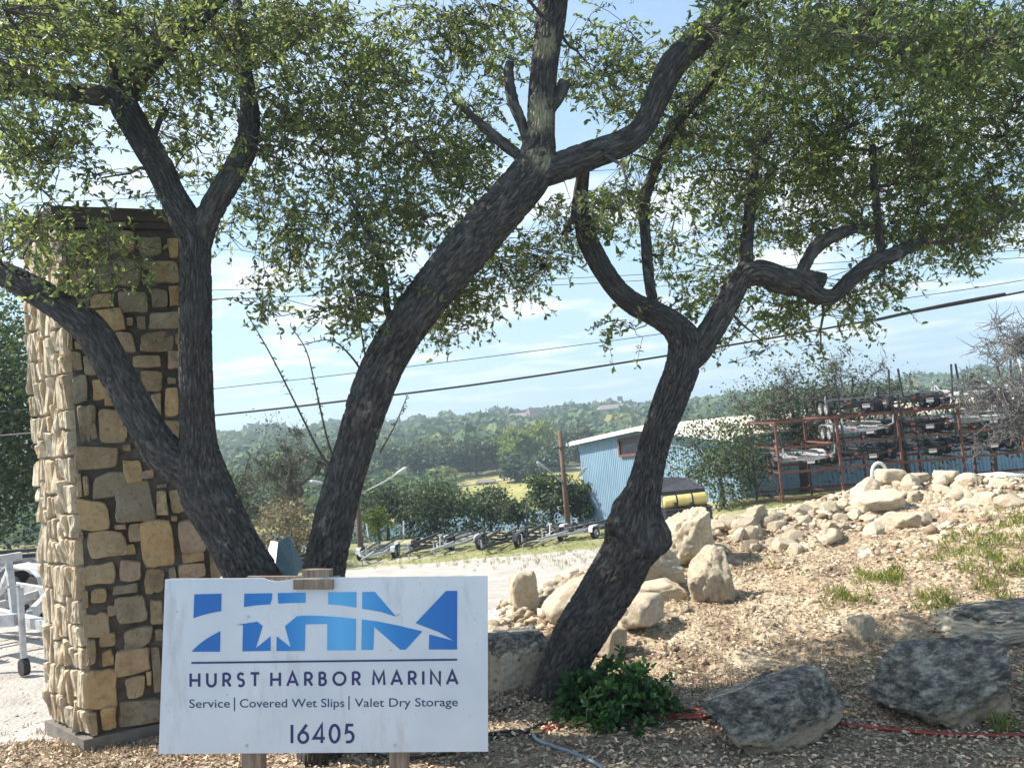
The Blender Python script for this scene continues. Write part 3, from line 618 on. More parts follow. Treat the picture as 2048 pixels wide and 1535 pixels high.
def blob(x0, y0, x1, y1, rg, rnd=.21, jit=.075):
    """irregular rounded quad outline"""
    w_, h_ = x1-x0, y1-y0; s = min(w_, h_); out = []
    cs = [(x0, y0), (x1, y0), (x1, y1), (x0, y1)]; cs = [(a+np.clip(rg.normal(0, jit), -.16, .16)*s, b+np.clip(rg.normal(0, jit), -.16, .16)*s) for a, b in cs]
    for i in range(4):
        a = np.array(cs[i]); p = np.array(cs[i-1]); q = np.array(cs[(i+1) % 4]); r_ = rnd*rg.uniform(.4, 1.6)
        out += [a+(p-a)/np.linalg.norm(p-a)*s*r_, a+((p-a)/np.linalg.norm(p-a)+(q-a)/np.linalg.norm(q-a))*s*r_*.22, a+(q-a)/np.linalg.norm(q-a)*s*r_]
        out.append((a+q)/2+rg.normal(0, .035*s, 2))
    return [tuple(p) for p in out]
Z2 = [(325,30,560,140),(330,155,383,268),(388,165,418,260),(425,155,592,262),(548,205,728,378),(582,90,660,200),(575,20,615,52),(665,135,725,185),(735,205,785,225),(735,232,785,355),(790,225,870,340),(345,272,525,418),(535,390,592,420),(600,388,662,475),(800,352,832,378),(838,365,985,515),(660,370,828,590),(350,432,395,465),(355,478,392,570),(405,428,592,556),(595,485,636,538),(375,576,548,682),(555,562,665,660),(530,670,655,718),(670,596,782,728),(790,592,825,645),(830,578,968,648),(852,525,958,568),(378,702,418,785),(427,692,508,762),(528,728,548,750),(392,790,535,915),(500,770,545,825),(555,732,695,862),(703,745,770,862),(560,870,718,978),(465,900,545,975),(402,930,455,1050),(475,983,535,1055),(545,985,700,1092),(722,880,765,935),(412,1072,558,1248),(592,1105,685,1212),(685,1080,712,1150),(712,960,760,1180),(418,1268,460,1392),(470,1242,545,1378),(560,1212,760,1348),(985,520,1016,645),(985,655,1022,760)]
Z1 = [(635,215,805,365),(820,215,918,262),(945,222,990,262),(820,275,970,402),(990,285,1055,402),(400,455,520,610),(545,402,825,595),(830,415,885,455),(880,420,1056,560),(690,604,862,728),(885,588,990,695),(1000,562,1066,690),(530,612,665,690),(545,695,735,835),(742,752,785,800),(805,742,858,822),(872,718,1066,826),(680,832,808,970),(828,830,1025,948),(1032,845,1066,915),(775,978,955,1045),(985,950,1066,1060),(362,810,430,945),(440,890,500,940),(425,955,492,1065),(495,970,590,1098),(372,960,418,1050),(382,1092,517,1258),(535,1120,615,1250),(620,1155,705,1270),(825,1055,968,1190),(985,1105,1040,1150),(890,1200,960,1340),(972,1160,1062,1340),(388,1290,450,1490),(458,1265,580,1490),(582,1285,740,1490),(700,1390,755,1470),(945,1358,1066,1490),(620,390,... )] if False else [(635,215,805,365),(820,215,918,262),(945,222,990,262),(820,275,970,402),(990,285,1055,402),(400,455,520,610),(545,402,825,595),(830,415,885,455),(880,420,1056,560),(690,604,862,728),(885,588,990,695),(1000,562,1066,690),(530,612,665,690),(545,695,735,835),(742,752,785,800),(805,742,858,822),(872,718,1066,826),(680,832,808,970),(828,830,1025,948),(1032,845,1066,915),(775,978,955,1045),(985,950,1066,1060),(362,810,430,945),(440,890,500,940),(425,955,492,1065),(495,970,590,1098),(372,960,418,1050),(382,1092,517,1258),(535,1120,615,1250),(620,1155,705,1270),(825,1055,968,1190),(985,1105,1040,1150),(890,1200,960,1340),(972,1160,1062,1340),(388,1290,450,1490),(458,1265,580,1490),(582,1285,740,1490),(700,1390,755,1470),(945,1358,1066,1490)]
rgp = np.random.default_rng(11); rects = []
for lst, sc, oy in ((Z2, .4266, 880), (Z1, .3388, 380)):
    for x0, y0, x1, y1 in lst:
        cxp, cyp = (x0+x1)/2*sc, (y0+y1)/2*sc+oy
        p = plane_hit(cxp, cyp, pA, fn); u = float(np.dot(p-pA, fdir)); v = p[2]
        q = plane_hit(cxp+(x1-x0)/2*sc, cyp-(x1-x0)/2*sc*.01, pA, fn); hw = abs(float(np.dot(q-pA, fdir))-u); hh = abs(plane_hit(cxp, cyp+(y1-y0)/2*sc, pA, fn)[2]-v)
        rects.append([u-hw, v-hh, u+hw, v+hh])
def clampR(r, Wd): r = [max(r[0], .004), max(r[1], .11), min(r[2], Wd-.004), min(r[3], top-.01)]; return r if r[2]-r[0] > .03 and r[3]-r[1] > .03 else None
rects = [q for q in (clampR(r, FW) for r in rects) if q]
def fill(rects, Wd, tries, sizes, g=.018):
    for s in sizes:
        for _ in range(tries):
            w_, h_ = s*rgp.uniform(.7, 1.5), s*rgp.uniform(.6, 1.2); x = rgp.uniform(.004, Wd-w_-.004) if Wd > w_+.01 else .004; y = rgp.uniform(.11, top-h_-.01)
            if all(x+w_+g < r[0] or x-g > r[2] or y+h_+g < r[1] or y-g > r[3] for r in rects): rects.append([x, y, x+w_, y+h_])
fill(rects, FW, 2500, (.2, .15, .11, .07))
def mosaic(x0, y0, x1, y1, out, mw, mh):
    w_, h_ = x1-x0, y1-y0
    if w_ < mw and h_ < mh: out.append((x0, y0, x1, y1)); return
    if (w_/mw > h_/mh): s = x0+w_*rgp.uniform(.32, .68); mosaic(x0, y0, s, y1, out, mw, mh); mosaic(s, y0, x1, y1, out, mw, mh)
    else: s = y0+h_*rgp.uniform(.32, .68); mosaic(x0, y0, x1, s, out, mw, mh); mosaic(x0, s, x1, y1, out, mw, mh)
for r in rects:
    big = (r[2]-r[0])*(r[3]-r[1]); mt = MAT['stoneface'][rgp.choice(4, p=[.4, .22, .26, .12])]
    e_ = -.002; stone(blob(r[0]-e_, r[1]-e_, r[2]+e_, r[3]+e_, rgp), np.zeros(3), fdir, fn, rgp.uniform(.016, .034), mt, rgp)
lf = []; mosaic(0, .11, LW, top, lf, .115, .30)
for x0, y0, x1, y1 in lf:
    g = .009; stone(blob(x0+g, y0+g, x1-g, y1-g, rgp, .2), np.zeros(3), ldir, ln_, rgp.uniform(.012, .034), MAT['stone_sunlit'][rgp.choice(2, p=[.75, .25])], rgp)
rf = []; mosaic(0, .11, LW, top, rf, .3, .3)
for x0, y0, x1, y1 in rf:
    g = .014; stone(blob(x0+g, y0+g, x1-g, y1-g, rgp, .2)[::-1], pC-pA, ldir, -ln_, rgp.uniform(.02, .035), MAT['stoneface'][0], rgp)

# ------------------------------------------------------------------ marina sign
SZ = 700/2048
def zp(x, y): return 300+x*SZ, 1120+y*SZ
TL, TR, BR, BL = [zp(*q) for q in ((88, 112), (1975, 92), (1978, 1117), (50, 1132))]
dS = 4.25; s0 = P(*BL, dS); s1 = P(*BR, dS-.06); s2 = P(*TL, dS+.075)
sn = np.cross(s1-s0, s2-s0); sn /= np.linalg.norm(sn)
if sn[1] > 0: sn = -sn
sroot = empty('marina_sign', (float((s0+s1)[0]/2), dS+.05, 0), label='white marina sign board on wooden posts with blue star logo and the number 16405', cat='sign')
so_ = np.array(sroot.location)
def sp(px, py, off=0): return plane_hit(px, py, s0, sn)+sn*off-so_
def sz(x, y, off=0): return sp(*zp(x, y), off)
def slab(name, polys, off0, off1, mat, parent, pix=zp):
    b = Bag()
    for poly in polys:
        n = len(poly); V = [sp(*pix(*q), off0) for q in poly]+[sp(*pix(*q), off1) for q in poly]
        b.add(V, [tuple(range(n)), tuple(range(n, 2*n))[::-1]]+[(i, (i+1) % n, n+(i+1) % n, n+i) for i in range(n)])
    o = b.build(name, mat, parent); bm = bmesh.new(); bm.from_mesh(o.data); bmesh.ops.recalc_face_normals(bm, faces=bm.faces); bm.to_mesh(o.data); bm.free(); return o
m = MB('sign panel white'); o_ = m.tc.outputs['Object']
c = m.ramp(m.noise(2.2, 7, .6, o_).outputs[0], [(.3, (.54, .59, .65)), (.7, (.68, .71, .75))])
c = m.mix(m.ramp(m.noise(7, 8, .7, m.map(o_, (1, 1, .22))).outputs[0], [(.54, 0.0), (.70, .6)]), c, (.42, .42, .41))
c = m.mix(m.ramp(m.noise(45, 3, .6, o_).outputs[0], [(.70, 0.0), (.74, .7)]), c, (.22, .20, .18))
m.base(c); m.b.inputs['Roughness'].default_value = .38; m.bump(m.noise(1.5, 2, .5, o_).outputs[0], .006, .5); MAT['signwhite'] = m.m
edge = [(88, 112), (120, 108), (560, 105), (660, 103), (690, 116), (740, 124), (800, 118), (850, 108), (1090, 100), (1975, 92), (1978, 1117), (50, 1132)]
slab('panel', [edge], -.016, 0, MAT['signwhite'], sroot)
m = MB('sign logo blue'); sxy = m.n('ShaderNodeSeparateXYZ'); m.l(m.tc.outputs['Object'], sxy.inputs[0])
g = m.math('ABSOLUTE', m.math('SUBTRACT', sxy.outputs[0], float(sz(1110, 300)[0]))); g = m.math('MULTIPLY', g, 1.6, True)
m.base(m.ramp(g, [(0, (.10, .42, .76)), (.5, (.015, .20, .55)), (1, (.012, .13, .45))])); m.b.inputs['Roughness'].default_value = .4; MAT['logo'] = m.m
def arc(p0, p1, p2, n=10): return [tuple((1-t)**2*np.array(p0)+2*t*(1-t)*np.array(p1)+t*t*np.array(p2)) for t in np.linspace(0, 1, n)]
logo = [
    [(260, 198), (419, 194), (417, 296)]+arc((417, 296), (335, 308), (255, 337), 6)[1:],
    arc((246, 530), (310, 460), (412, 413), 8)+[(410, 533), (244, 533)],
    [(553, 194), (716, 191), (714, 225), (704, 256), (620, 262), (550, 272)],
    [(748, 190), (911, 188), (911, 248), (830, 248), (752, 252), (748, 220)],
    [(1044, 186), (1209, 184), (1208, 275), (1120, 262), (1042, 256)],
    [(1242, 184), (1315, 183), (1440, 328), (1350, 300), (1241, 282)],
    [(1732, 178), (1798, 177), (1797, 520), (1632, 520), (1634, 432), (1775, 468), (1690, 418), (1554, 366)],
    [(505, 376), (560, 368), (628, 357), (660, 383), (620, 512), (706, 443), (707, 528), (541, 531), (545, 378)],
    [(742, 443), (824, 508), (790, 384), (862, 325), (905, 322), (1000, 324)]+[(1100, 330), (1206, 342), (1204, 524), (1037, 525), (1038, 371), (910, 373), (906, 528), (740, 529)],
    [(1240, 345), (1330, 356), (1460, 382), (1594, 414), (1498, 520), (1464, 521), (1312, 388), (1307, 522), (1237, 523)]]
slab('logo', logo, .0008, .0022, MAT['logo'], sroot)
m = MB('sign navy'); m.base((.018, .028, .13)); m.b.inputs['Roughness'].default_value = .4; MAT['navy'] = m.m
slab('divider_line', [[(243, 593), (1797, 574), (1797, 585), (243, 604)]], .0008, .0022, MAT['navy'], sroot)
def q_(a, b): return [(a[0]*(1-t)+b[0]*t, a[1]*(1-t)+b[1]*t) for t in (0, 1)]
def circ(cx, cy, rx, ry, a0, a1, n=14): return [(cx+rx*math.cos(R(a)), cy+ry*math.sin(R(a))) for a in np.linspace(a0, a1, n)]
# single-line letter shapes in a 0..1 high box, y up: (width, strokes)
GL = {'H': (.80, [[(.08, 0), (.08, 1)], [(.72, 0), (.72, 1)], [(.08, .48), (.72, .48)]]),
      'U': (.78, [[(.08, 1), (.08, .36)]+circ(.39, .36, .31, .34, 180, 360)+[(.70, 1)]]),
      'R': (.64, [[(.08, 0), (.08, 1)], [(.08, .96), (.3, .96)]+circ(.3, .70, .26, .26, 90, -90)+[(.08, .44)], [(.32, .44), (.6, 0)]]),
      'S': (.56, [[(.50, .86)]+circ(.29, .73, .20, .23, 50, 270, 12)[:-1]+[(.29, .50)]+circ(.29, .26, .22, .24, 90, -140, 12)]),
      'T': (.70, [[(.35, 0), (.35, 1)], [(.02, .96), (.68, .96)]]),
      'A': (.86, [[(.04, 0), (.43, 1), (.82, 0)], [(.18, .30), (.68, .30)]]),
      'B': (.62, [[(.08, 0), (.08, 1)], [(.08, .96), (.26, .96)]+circ(.27, .75, .21, .21, 90, -90)+[(.08, .54)], [(.26, .54)]+circ(.28, .29, .26, .25, 90, -90)+[(.08, .04)]]),
      'O': (1.0, [circ(.5, .5, .44, .46, 0, 360, 28)]),
      'M': (1.0, [[(.08, 0), (.14, 1), (.5, .22), (.86, 1), (.92, 0)]]),
      'I': (.18, [[(.09, 0), (.09, 1)]]),
      'N': (.82, [[(.08, 0), (.08, 1), (.74, 0), (.74, 1)]]),
      '1': (.22, [[(.12, 0), (.12, 1)]]),
      '6': (.62, [[(.50, 1), (.22, .62)]+circ(.31, .31, .25, .28, 150, 510, 22)]),
      '4': (.68, [[(.66, .26), (.06, .26), (.50, 1), (.50, 0)]]),
      '0': (.62, [circ(.31, .5, .25, .46, 0, 360, 26)]),
      '5': (.56, [[(.50, .96), (.16, .96), (.12, .56)]+circ(.24, .32, .26, .28, 100, -120, 16)])}
def ribbon(pts, w_, ay):
    """thick polyline -> list of quads (mitred) in units of cap height"""
    pts = [np.array(p, float) for p in pts]; closed = np.linalg.norm(pts[0]-pts[-1]) < 1e-6
    L_ = []; Rr = []
    n = len(pts)
    for i in range(n):
        a = pts[i-1] if i > 0 else (pts[-2] if closed else pts[0]); b_ = pts[i+1] if i < n-1 else (pts[1] if closed else pts[-1]); p = pts[i]
        d1 = p-a if np.linalg.norm(p-a) > 1e-9 else b_-p; d2 = b_-p if np.linalg.norm(b_-p) > 1e-9 else p-a
        d1 = d1/np.linalg.norm(d1); d2 = d2/np.linalg.norm(d2); n1 = np.array([-d1[1], d1[0]]); n2 = np.array([-d2[1], d2[0]]); mm = n1+n2
        ml = np.linalg.norm(mm); mm = n1 if ml < .3 else mm/ml; k = 1/max(.45, np.dot(mm, n1)); L_.append(p+mm*w_/2*k); Rr.append(p-mm*w_/2*k)
    return [[tuple(L_[i]), tuple(L_[i+1]), tuple(Rr[i+1]), tuple(Rr[i])] for i in range(n-1)]
def word(txt, x0, x1, yb0, yb1, hgt, sw):
    """lay a word between x0 and x1 (zoom px); baseline from yb0 to yb1"""
    tot = sum(GL[c][0] for c in txt)*hgt; gp = (x1-x0-tot)/(len(txt)-1) if len(txt) > 1 else 0; x = x0
    for c in txt:
        wd, st = GL[c]; polys = []
        for s in st:
            for q in ribbon(s, sw/hgt, 1): polys.append([(x+a*hgt, yb0+(yb1-yb0)*((x+a*hgt-x0)/(x1-x0))-b_*hgt) for a, b_ in q])
        flat('letter', polys, .0012, MAT['navy'], sroot); x += wd*hgt+gp
def flat(name, polys, off, mat, parent):
    """thin raised lettering, one sheet per letter stroke"""
    b = Bag()
    for i, poly in enumerate(polys):
        n = len(poly); e = off+i*.000004; V = [sp(*zp(*q), e) for q in poly]
        b.add(V, [tuple(range(n))])
    return b.build(name, mat, parent)
def base_y(x): return 738-(x-235)*(738-723)/(1800-235)
for t_, a, c in (('HURST', 232, 642), ('HARBOR', 704, 1232), ('MARINA', 1300, 1802)):
    word(t_, a, c, base_y(a), base_y(c), 78, 15)
word('16405', 818, 1196, 1068, 1065, 108, 17)
for q in ([(491, 800), (498, 800), (498, 880), (491, 880)], [(1161, 792), (1168, 792), (1168, 872), (1161, 872)]): flat('separator_bar', [q], .0012, MAT['navy'], sroot)
def bftext(txt, x0, x1, yb0, yb1, cap):
    cu = bpy.data.curves.new('t', 'FONT'); cu.body = txt; cu.size = 1; cu.offset = .004; cu.resolution_u = 4; o = bpy.data.objects.new('t', cu); COL.objects.link(o)
    bpy.context.view_layer.update(); me = bpy.data.meshes.new_from_object(o.evaluated_get(bpy.context.evaluated_depsgraph_get())); bpy.data.objects.remove(o)
    V = np.array([v.co[:] for v in me.vertices]); mn, mxx = V[:, 0].min(), V[:, 0].max(); out = []
    for v in V:
        x = x0+(v[0]-mn)/(mxx-mn)*(x1-x0); out.append(tuple(sp(*zp(x, yb0+(yb1-yb0)*(x-x0)/(x1-x0)-v[1]*cap/.73), .0012)))
    Fs = [tuple(p.vertices) for p in me.polygons]; b = Bag(); b.add(out, Fs); o = b.build('lettering', MAT['navy'], sroot); o['kind'] = 'stuff'; return o
bftext('Service', 230, 468, 861, 859, 52); bftext('Covered Wet Slips', 526, 1138, 859, 856, 52); bftext('Valet Dry Storage', 1198, 1802, 856, 851, 52)
for x, y in ((575, 328), (1450, 318), (567, 1082), (1432, 1080)):
    b = Bag(); p = sz(x, y, .0); b.tube([tuple(p), tuple(p+sn*.006)], .0075, 10); b.build('bolt', MAT['galv'], sroot)
def timber(x0, x1, y0, y1, off0, off1, name='post', mat='wood'): return slab(name, [[(x0, y0), (x1, y0), (x1, y1), (x0, y1)]], off0, off1, MAT[mat], sroot)
timber(528, 640, 620, 1700, -.11, -.018); timber(1395, 1498, 620, 1700, -.11, -.018)
timber(848, 1077, 108, 166, .001, .03, 'bracket_board'); timber(884, 1042, 58, 400, -.10, -.018, 'rear_post'); timber(560, 1100, 96, 190, -.055, -.0175, 'rear_rail')

# ------------------------------------------------------------------ rocks
def ico(sub):
    bm = bmesh.new(); bmesh.ops.create_icosphere(bm, subdivisions=sub, radius=1); V = np.array([v.co[:] for v in bm.verts]); Fa = np.array([[v.index for v in f.verts] for f in bm.faces]); bm.free(); return V, Fa
ICO = {k: ico(k) for k in (1, 2, 3, 4, 5)}
def n3(V, f, seed): return (fbm(V[:, 0]*f+seed, V[:, 1]*f+V[:, 2]*f*.7, 4)+fbm(V[:, 1]*f+seed*2, V[:, 2]*f-V[:, 0]*f*.6, 4))*.5
def rock_mesh(name, seed, sub=3, planes=9, dims=(1, 1, 1), rough=.06, cut=(.62, .92), p=3.6):
    rg = np.random.default_rng(seed); V, Fa = ICO[sub]; V = V/((np.abs(V)**p).sum(1, keepdims=True)**(1/p))
    for _ in range(planes):
        n = unit(rg.normal(size=3)); c = rg.uniform(*cut)*np.abs(V@n).max(); d = V@n; V -= np.outer(np.maximum(d-c, 0), n)
    V = V/np.abs(V).max(0); ax = unit(np.array([rg.normal(0, .25), rg.normal(0, .25), 1])); st = V@ax*rg.uniform(3.5, 6)+n3(V, .9, seed+3)*1.2; fr = st-np.floor(st)
    if sub >= 4: V = V*(1-.045*np.clip(1-np.abs(fr-.5)*7, 0, 1)[:, None]*(1-np.abs(V@ax)[:, None]*.7)); cell = np.abs(n3(V, 2.6, seed+21)); V = V*(1-.16*np.clip(.10-cell, 0, 1)[:, None]/.10*.5); V = V*(1+np.abs(n3(V, 6.5, seed+31))[:, None]*.11)
    V = V*(1+n3(V*1.0, 1.3, seed)[:, None]*rough*1.2+n3(V, 4, seed+5)[:, None]*rough*.8+n3(V, 11, seed+9)[:, None]*rough*.45)
    V = V*np.array(dims)
    return npmesh(name, V, Fa, smooth=sub >= 4)
def put_rock(me, px, py_bottom, wpx, hpx, label, cat='rock', name='limestone_rock', group=None, d=None, rz=None, deep=.8, tilt=0, sink=.12, mat='limestone', roll=0):
    """px = centre, py_bottom = foot in the picture"""
    g = ground_hit(px, py_bottom) if d is None else P(px, py_bottom, d); dd = g[1]; sx_ = wpx/2*dd/F; sz_ = hpx/2*dd/F
    o = link(name, me, None, MAT[mat]); sy = sx_*deep
    o.scale = (sx_, sy, sz_); o.location = (g[0], g[1]+sy*.35, g[2]+sz_*(1-sink)); o.rotation_euler = (tilt, roll+ROLL*0, rz if rz is not None else random.uniform(0, 6.28) if deep > .7 else 0)
    return tag(o, label=label, cat=cat, group=group)
big = []
def boulder(seed, px, pyb, w_, h_, label, mat, d=None, deep=.8, planes=12, rough=.07, rz=0, roll=0, name='boulder', sub=5, cut=(.6, .92)):
    sub = 5 if seed in (1031, 1024, 103, 104, 105, 106, 107) else min(sub, 4); me = rock_mesh('boulder', seed, sub, planes, rough=rough, cut=cut, p=6); return put_rock(me, px, pyb, w_, h_, label, 'boulder', name, None, d, rz, deep, 0, .24 if mat == 'boulder' else .14, mat, roll)
boulder(1031, 1565, 1482, 285, 122, 'dark lichen-crusted boulder with a tan underside lying on the red hose', 'boulder', deep=.75, rz=.15, roll=-.02, planes=14, cut=(.55, .9), rough=.11)
boulder(1024, 1925, 1434, 325, 150, 'big dark grey boulder at the right edge of the picture, front of the pair', 'boulder', deep=.8, rz=.3, roll=-.10, planes=18, cut=(.5, .88), rough=.11)
boulder(103, 2010, 1275, 230, 62, 'pale grey boulder behind the big dark boulder at the right edge', 'greyboulder', deep=.7, rz=.1)
boulder(104, 1040, 1378, 145, 130, 'lichen-topped block with a tan face between sign and crooked oak', 'greyboulder', deep=.8, rz=.3, planes=14)
boulder(105, 1385, 1130, 110, 115, 'tall pale boulder behind the burl of the crooked oak, highest of the big rocks', 'limestone', planes=14, rz=.7)
boulder(106, 1318, 1185, 130, 90, 'pale cream boulder wedged right of the crooked oak trunk', 'limestone', planes=12, rz=.2)
boulder(107, 1432, 1200, 105, 95, 'grey-white veined boulder leaning against the tall pale one', 'limestone', planes=14, rz=1.2, roll=-.5)
boulder(108, 1312, 1205, 120, 42, 'flat slab lying under the cream boulder', 'limestone', planes=8, rz=0)
boulder(109, 1282, 1262, 100, 72, 'blocky pale rock with a rough top just right of the oak trunk', 'limestone', planes=12, rz=.9)
boulder(110, 1228, 1312, 60, 60, 'small grey block at the right foot of the crooked oak', 'limestone', planes=12, rz=.4)
boulder(111, 1052, 1222, 62, 80, 'upright rounded rock at the left end of the rubble ridge', 'limestone', planes=10, rz=.4)
boulder(112, 1150, 1245, 110, 72, 'long pale rock leaning behind the left side of the crooked oak', 'limestone', planes=10, rz=.2, roll=-.6)
boulder(113, 1765, 1030, 88, 50, 'broad tan slab jutting from the mound below its peak', 'limestone', planes=10, roll=-.08, rz=0)
boulder(114, 1808, 1062, 66, 36, 'flat grey slab lying in the dirt under the tan slab', 'limestone', planes=8, rz=0)
boulder(115, 1730, 1282, 48, 50, 'pointed tan stone standing alone on the sunny slope', 'limestone', planes=7, rz=.5, sub=4)
boulder(116, 1518, 1052, 46, 46, 'yellowish square block tilted on the left shoulder of the mound', 'limestone', planes=6, rz=.4, roll=-.6, sub=4)
for i, (px, pyb, w_, h_, rl) in enumerate(((1790, 962, 52, 34, -.1), (1738, 990, 50, 38, .4), (1838, 960, 46, 24, 0), (1895, 956, 56, 26, .1), (1940, 968, 44, 30, .3), (1925, 990, 40, 26, .5), (1990, 1010, 48, 36, 0), (2030, 1012, 50, 30, .1), (2010, 975, 40, 26, .2))):
    w_ *= 1.1; h_ *= 1.15
    ds = {0: 'peaked', 1: 'tilted', 2: 'yellow-faced', 3: 'long brown', 4: 'greenish', 5: 'slanting', 6: 'rounded', 7: 'squat', 8: 'white'}[i]
    wh = ['at the very top left of the mound crest', 'left of the mound crest beside the white hoop', 'second from the left on the mound crest', 'in the middle of the mound crest', 'right of the long brown one on the crest', 'below the mound crest on its right side', 'on the right shoulder of the mound', 'at the right edge on the mound', 'behind the right shoulder of the mound'][i]
    boulder(130+i, px, pyb+14, w_, h_, '%s limestone rock %s' % (ds, wh), 'limestone', planes=9, rz=.3*i, roll=-rl, name='limestone_rock', sub=4)
VAR = [rock_mesh('rock_shape', 200+i, 3, 9+i % 5, rough=.05) for i in range(14)]
for me in VAR: me.materials.append(MAT['limestone']); smooth_by_angle(me, 22)
rgk = np.random.default_rng(5)
# medium rocks in the rubble: individuals
cnt = 0
RN = [(1000, 1250), (1050, 1190), (1130, 1150), (1200, 1130), (1340, 1072), (1450, 1035), (1600, 1015), (1700, 985), (1800, 962), (1900, 958), (2048, 978)]
rx_ = [a for a, b in RN]; ry_ = [b for a, b in RN]
while cnt < 300:
    px = rgk.uniform(985, 2060) if cnt < 140 else rgk.uniform(985, 1500) if cnt < 200 else rgk.uniform(1480, 2060); band = rgk.random(); ry = np.interp(px, rx_, ry_)
    py = ry+abs(rgk.normal(0, 26))+2 if band < .72 else ry+rgk.uniform(20, 190)
    if cnt >= 200: py = ry+rgk.uniform(4, 100)*rgk.uniform(.5, 1); band = .1
    if py > 1330 or (px > 1700 and py > 1200) : continue
    s = rgk.uniform(13, 34)*(1 if cnt < 140 else 1.35) if band < .72 else rgk.uniform(10, 24)
    me = VAR[rgk.integers(14)]; near = px < 1300
    zone = ['beside the sign', 'left of the crooked oak', 'behind the crooked oak', 'near the tall pale boulder', 'on the left shoulder', 'by the broad slab', 'under the peak', 'on the right shoulder'][int(np.searchsorted([1060, 1150, 1330, 1450, 1620, 1780, 1920], px))]
    hr = rgk.uniform(.5, .9); kind = 'flat' if hr < .62 else ('blocky' if hr > .78 else 'rounded')
    o = put_rock(me, px, py+s*.3, s, s*hr, ('small %s limestone rock in the crest rubble %s' if band < .72 else 'small %s limestone rock half sunk in the dirt %s') % (kind, zone), 'rock', 'limestone_rock', 'loose limestone rocks on the mound', None, rgk.uniform(0, 6), rgk.uniform(.7, 1.2), rgk.normal(0, .3), .3, roll=rgk.normal(0, .3)); cnt += 1
# pebbles and chips: stuff
def scatter_rocks(name, n, xr, yr, s0, s1, keep, label, mat):
    x = rgk.uniform(*xr, n); y = yr[0]+(yr[1]-yr[0])*rgk.random(n); k = keep(x, y); x = x[k]; y = y[k]; n = len(x); z = H(x, y)
    V0, Fa = ICO[1]; s = np.exp(rgk.uniform(math.log(s0), math.log(s1), n)); jit = 1+rgk.normal(0, .33, (n, len(V0), 1)); sc = np.stack([rgk.uniform(.7, 1.3, n), rgk.uniform(.7, 1.3, n), rgk.uniform(.45, .9, n)], -1)
    th = rgk.uniform(0, 6.28, n); c, s_ = np.cos(th), np.sin(th); V = V0[None]*jit*sc[:, None]*s[:, None, None]
    V = np.stack([V[..., 0]*c[:, None]-V[..., 1]*s_[:, None], V[..., 0]*s_[:, None]+V[..., 1]*c[:, None], V[..., 2]], -1)+np.stack([x, y, z+s*rgk.uniform(-.25, .4, n)], -1)[:, None]
    Fb = (Fa[None]+(np.arange(n)*len(V0))[:, None, None]).reshape(-1, 3)
    o = link(name, npmesh(name, V.reshape(-1, 3), Fb, attrs={'rnd': np.repeat(rgk.random(n), len(V0))}), None, mat); tag(o, label=label, cat='rubble', kind='stuff')
m = MB('pebble stone'); c = m.ramp(m.attr('rnd'), [(0, (.17, .12, .08)), (.35, (.36, .27, .18)), (.7, (.54, .44, .31)), (1, (.72, .63, .49))]); m.base(m.mix(.5, c, m.ramp(m.noise(30, 5).outputs[0], [(.3, .55), (.7, 1.1)]), 'MULTIPLY')); m.bump(m.noise(60, 5, .7).outputs[0], .006); MAT['pebble'] = m.m
scatter_rocks('rubble', 16000, (-.6, 10.5), (6.0, 13.6), .006, .036, lambda x, y: (region(x, y) == 1) & (fbm(x*.8, y*.8, 3) > -.25) & ((y > 8.2) | (rgk.random(len(x)) < .55)), 'broken limestone rubble strewn over the dirt mound', MAT['pebble'])
scatter_rocks('rubble', 2600, (-.4, 9.5), (8.4, 13.2), .032, .075, lambda x, y: (region(x, y) == 1) & (Hbase(x, y) > Hbase(x, y+1.3)-.02), 'fist-sized broken limestone along the crest of the mound', MAT['pebble'])
scatter_rocks('gravel', 3000, (-7, 2), (5.8, 12), .005, .014, lambda x, y: (region(x, y) == 2), 'loose pale gravel on the parking lot', MAT['pebble'])
def scatter_chips(name, n, xr, yr, keep, label, mat, s=(.012, .045), cat='mulch'):
    x = rgk.uniform(*xr, n); y = rgk.uniform(*yr, n); k = keep(x, y); x = x[k]; y = y[k]; n = len(x); z = H(x, y)+rgk.uniform(.002, .02, n)
    th = rgk.uniform(0, 6.28, n); D = np.stack([np.cos(th), np.sin(th), rgk.normal(0, .3, n)], -1); Nn = np.stack([rgk.normal(0, .45, n), rgk.normal(0, .45, n), np.ones(n)], -1); Ln = rgk.uniform(*s, n)
    o = link(name, leaves_mesh(name, np.stack([x, y, z], -1), D, unit(Nn), Ln, Ln*rgk.uniform(.3, .6, n), np.clip(rgk.normal(.5, .27, n), 0, 1)), None, mat); tag(o, label=label, cat=cat, kind='stuff')
scatter_chips('wood_chips', 60000, (-4.6, 4.6), (3.9, 6.4), lambda x, y: region(x, y) == 0, 'wood chips and fallen leaves covering the bed under the oaks', MAT['litter'])
scatter_chips('leaf_litter', 26000, (-.4, 8), (5.6, 9.5), lambda x, y: (region(x, y) == 1), 'dead leaves and straw scattered over the dirt slope', MAT['litter'])
rw = np.array([ground_hit(a, b+6)[:2] for a, b in RN])
def rdist(x, y):
    d = np.full(len(x), 9.)
    for a, c in zip(rw[:-1], rw[1:]):
        e = c-a; t = np.clip(((x-a[0])*e[0]+(y-a[1])*e[1])/(e@e), 0, 1); d = np.minimum(d, np.hypot(x-a[0]-e[0]*t, y-a[1]-e[1]*t))
    return d
scatter_rocks('rubble', 16000, (-.6, 9.5), (6.8, 13.6), .02, .07, lambda x, y: (region(x, y) == 1) & (rdist(x, y) < np.abs(rgk.normal(0, .55, len(x)))), 'dense broken limestone heaped along the ridge of the mound', MAT['pebble'])
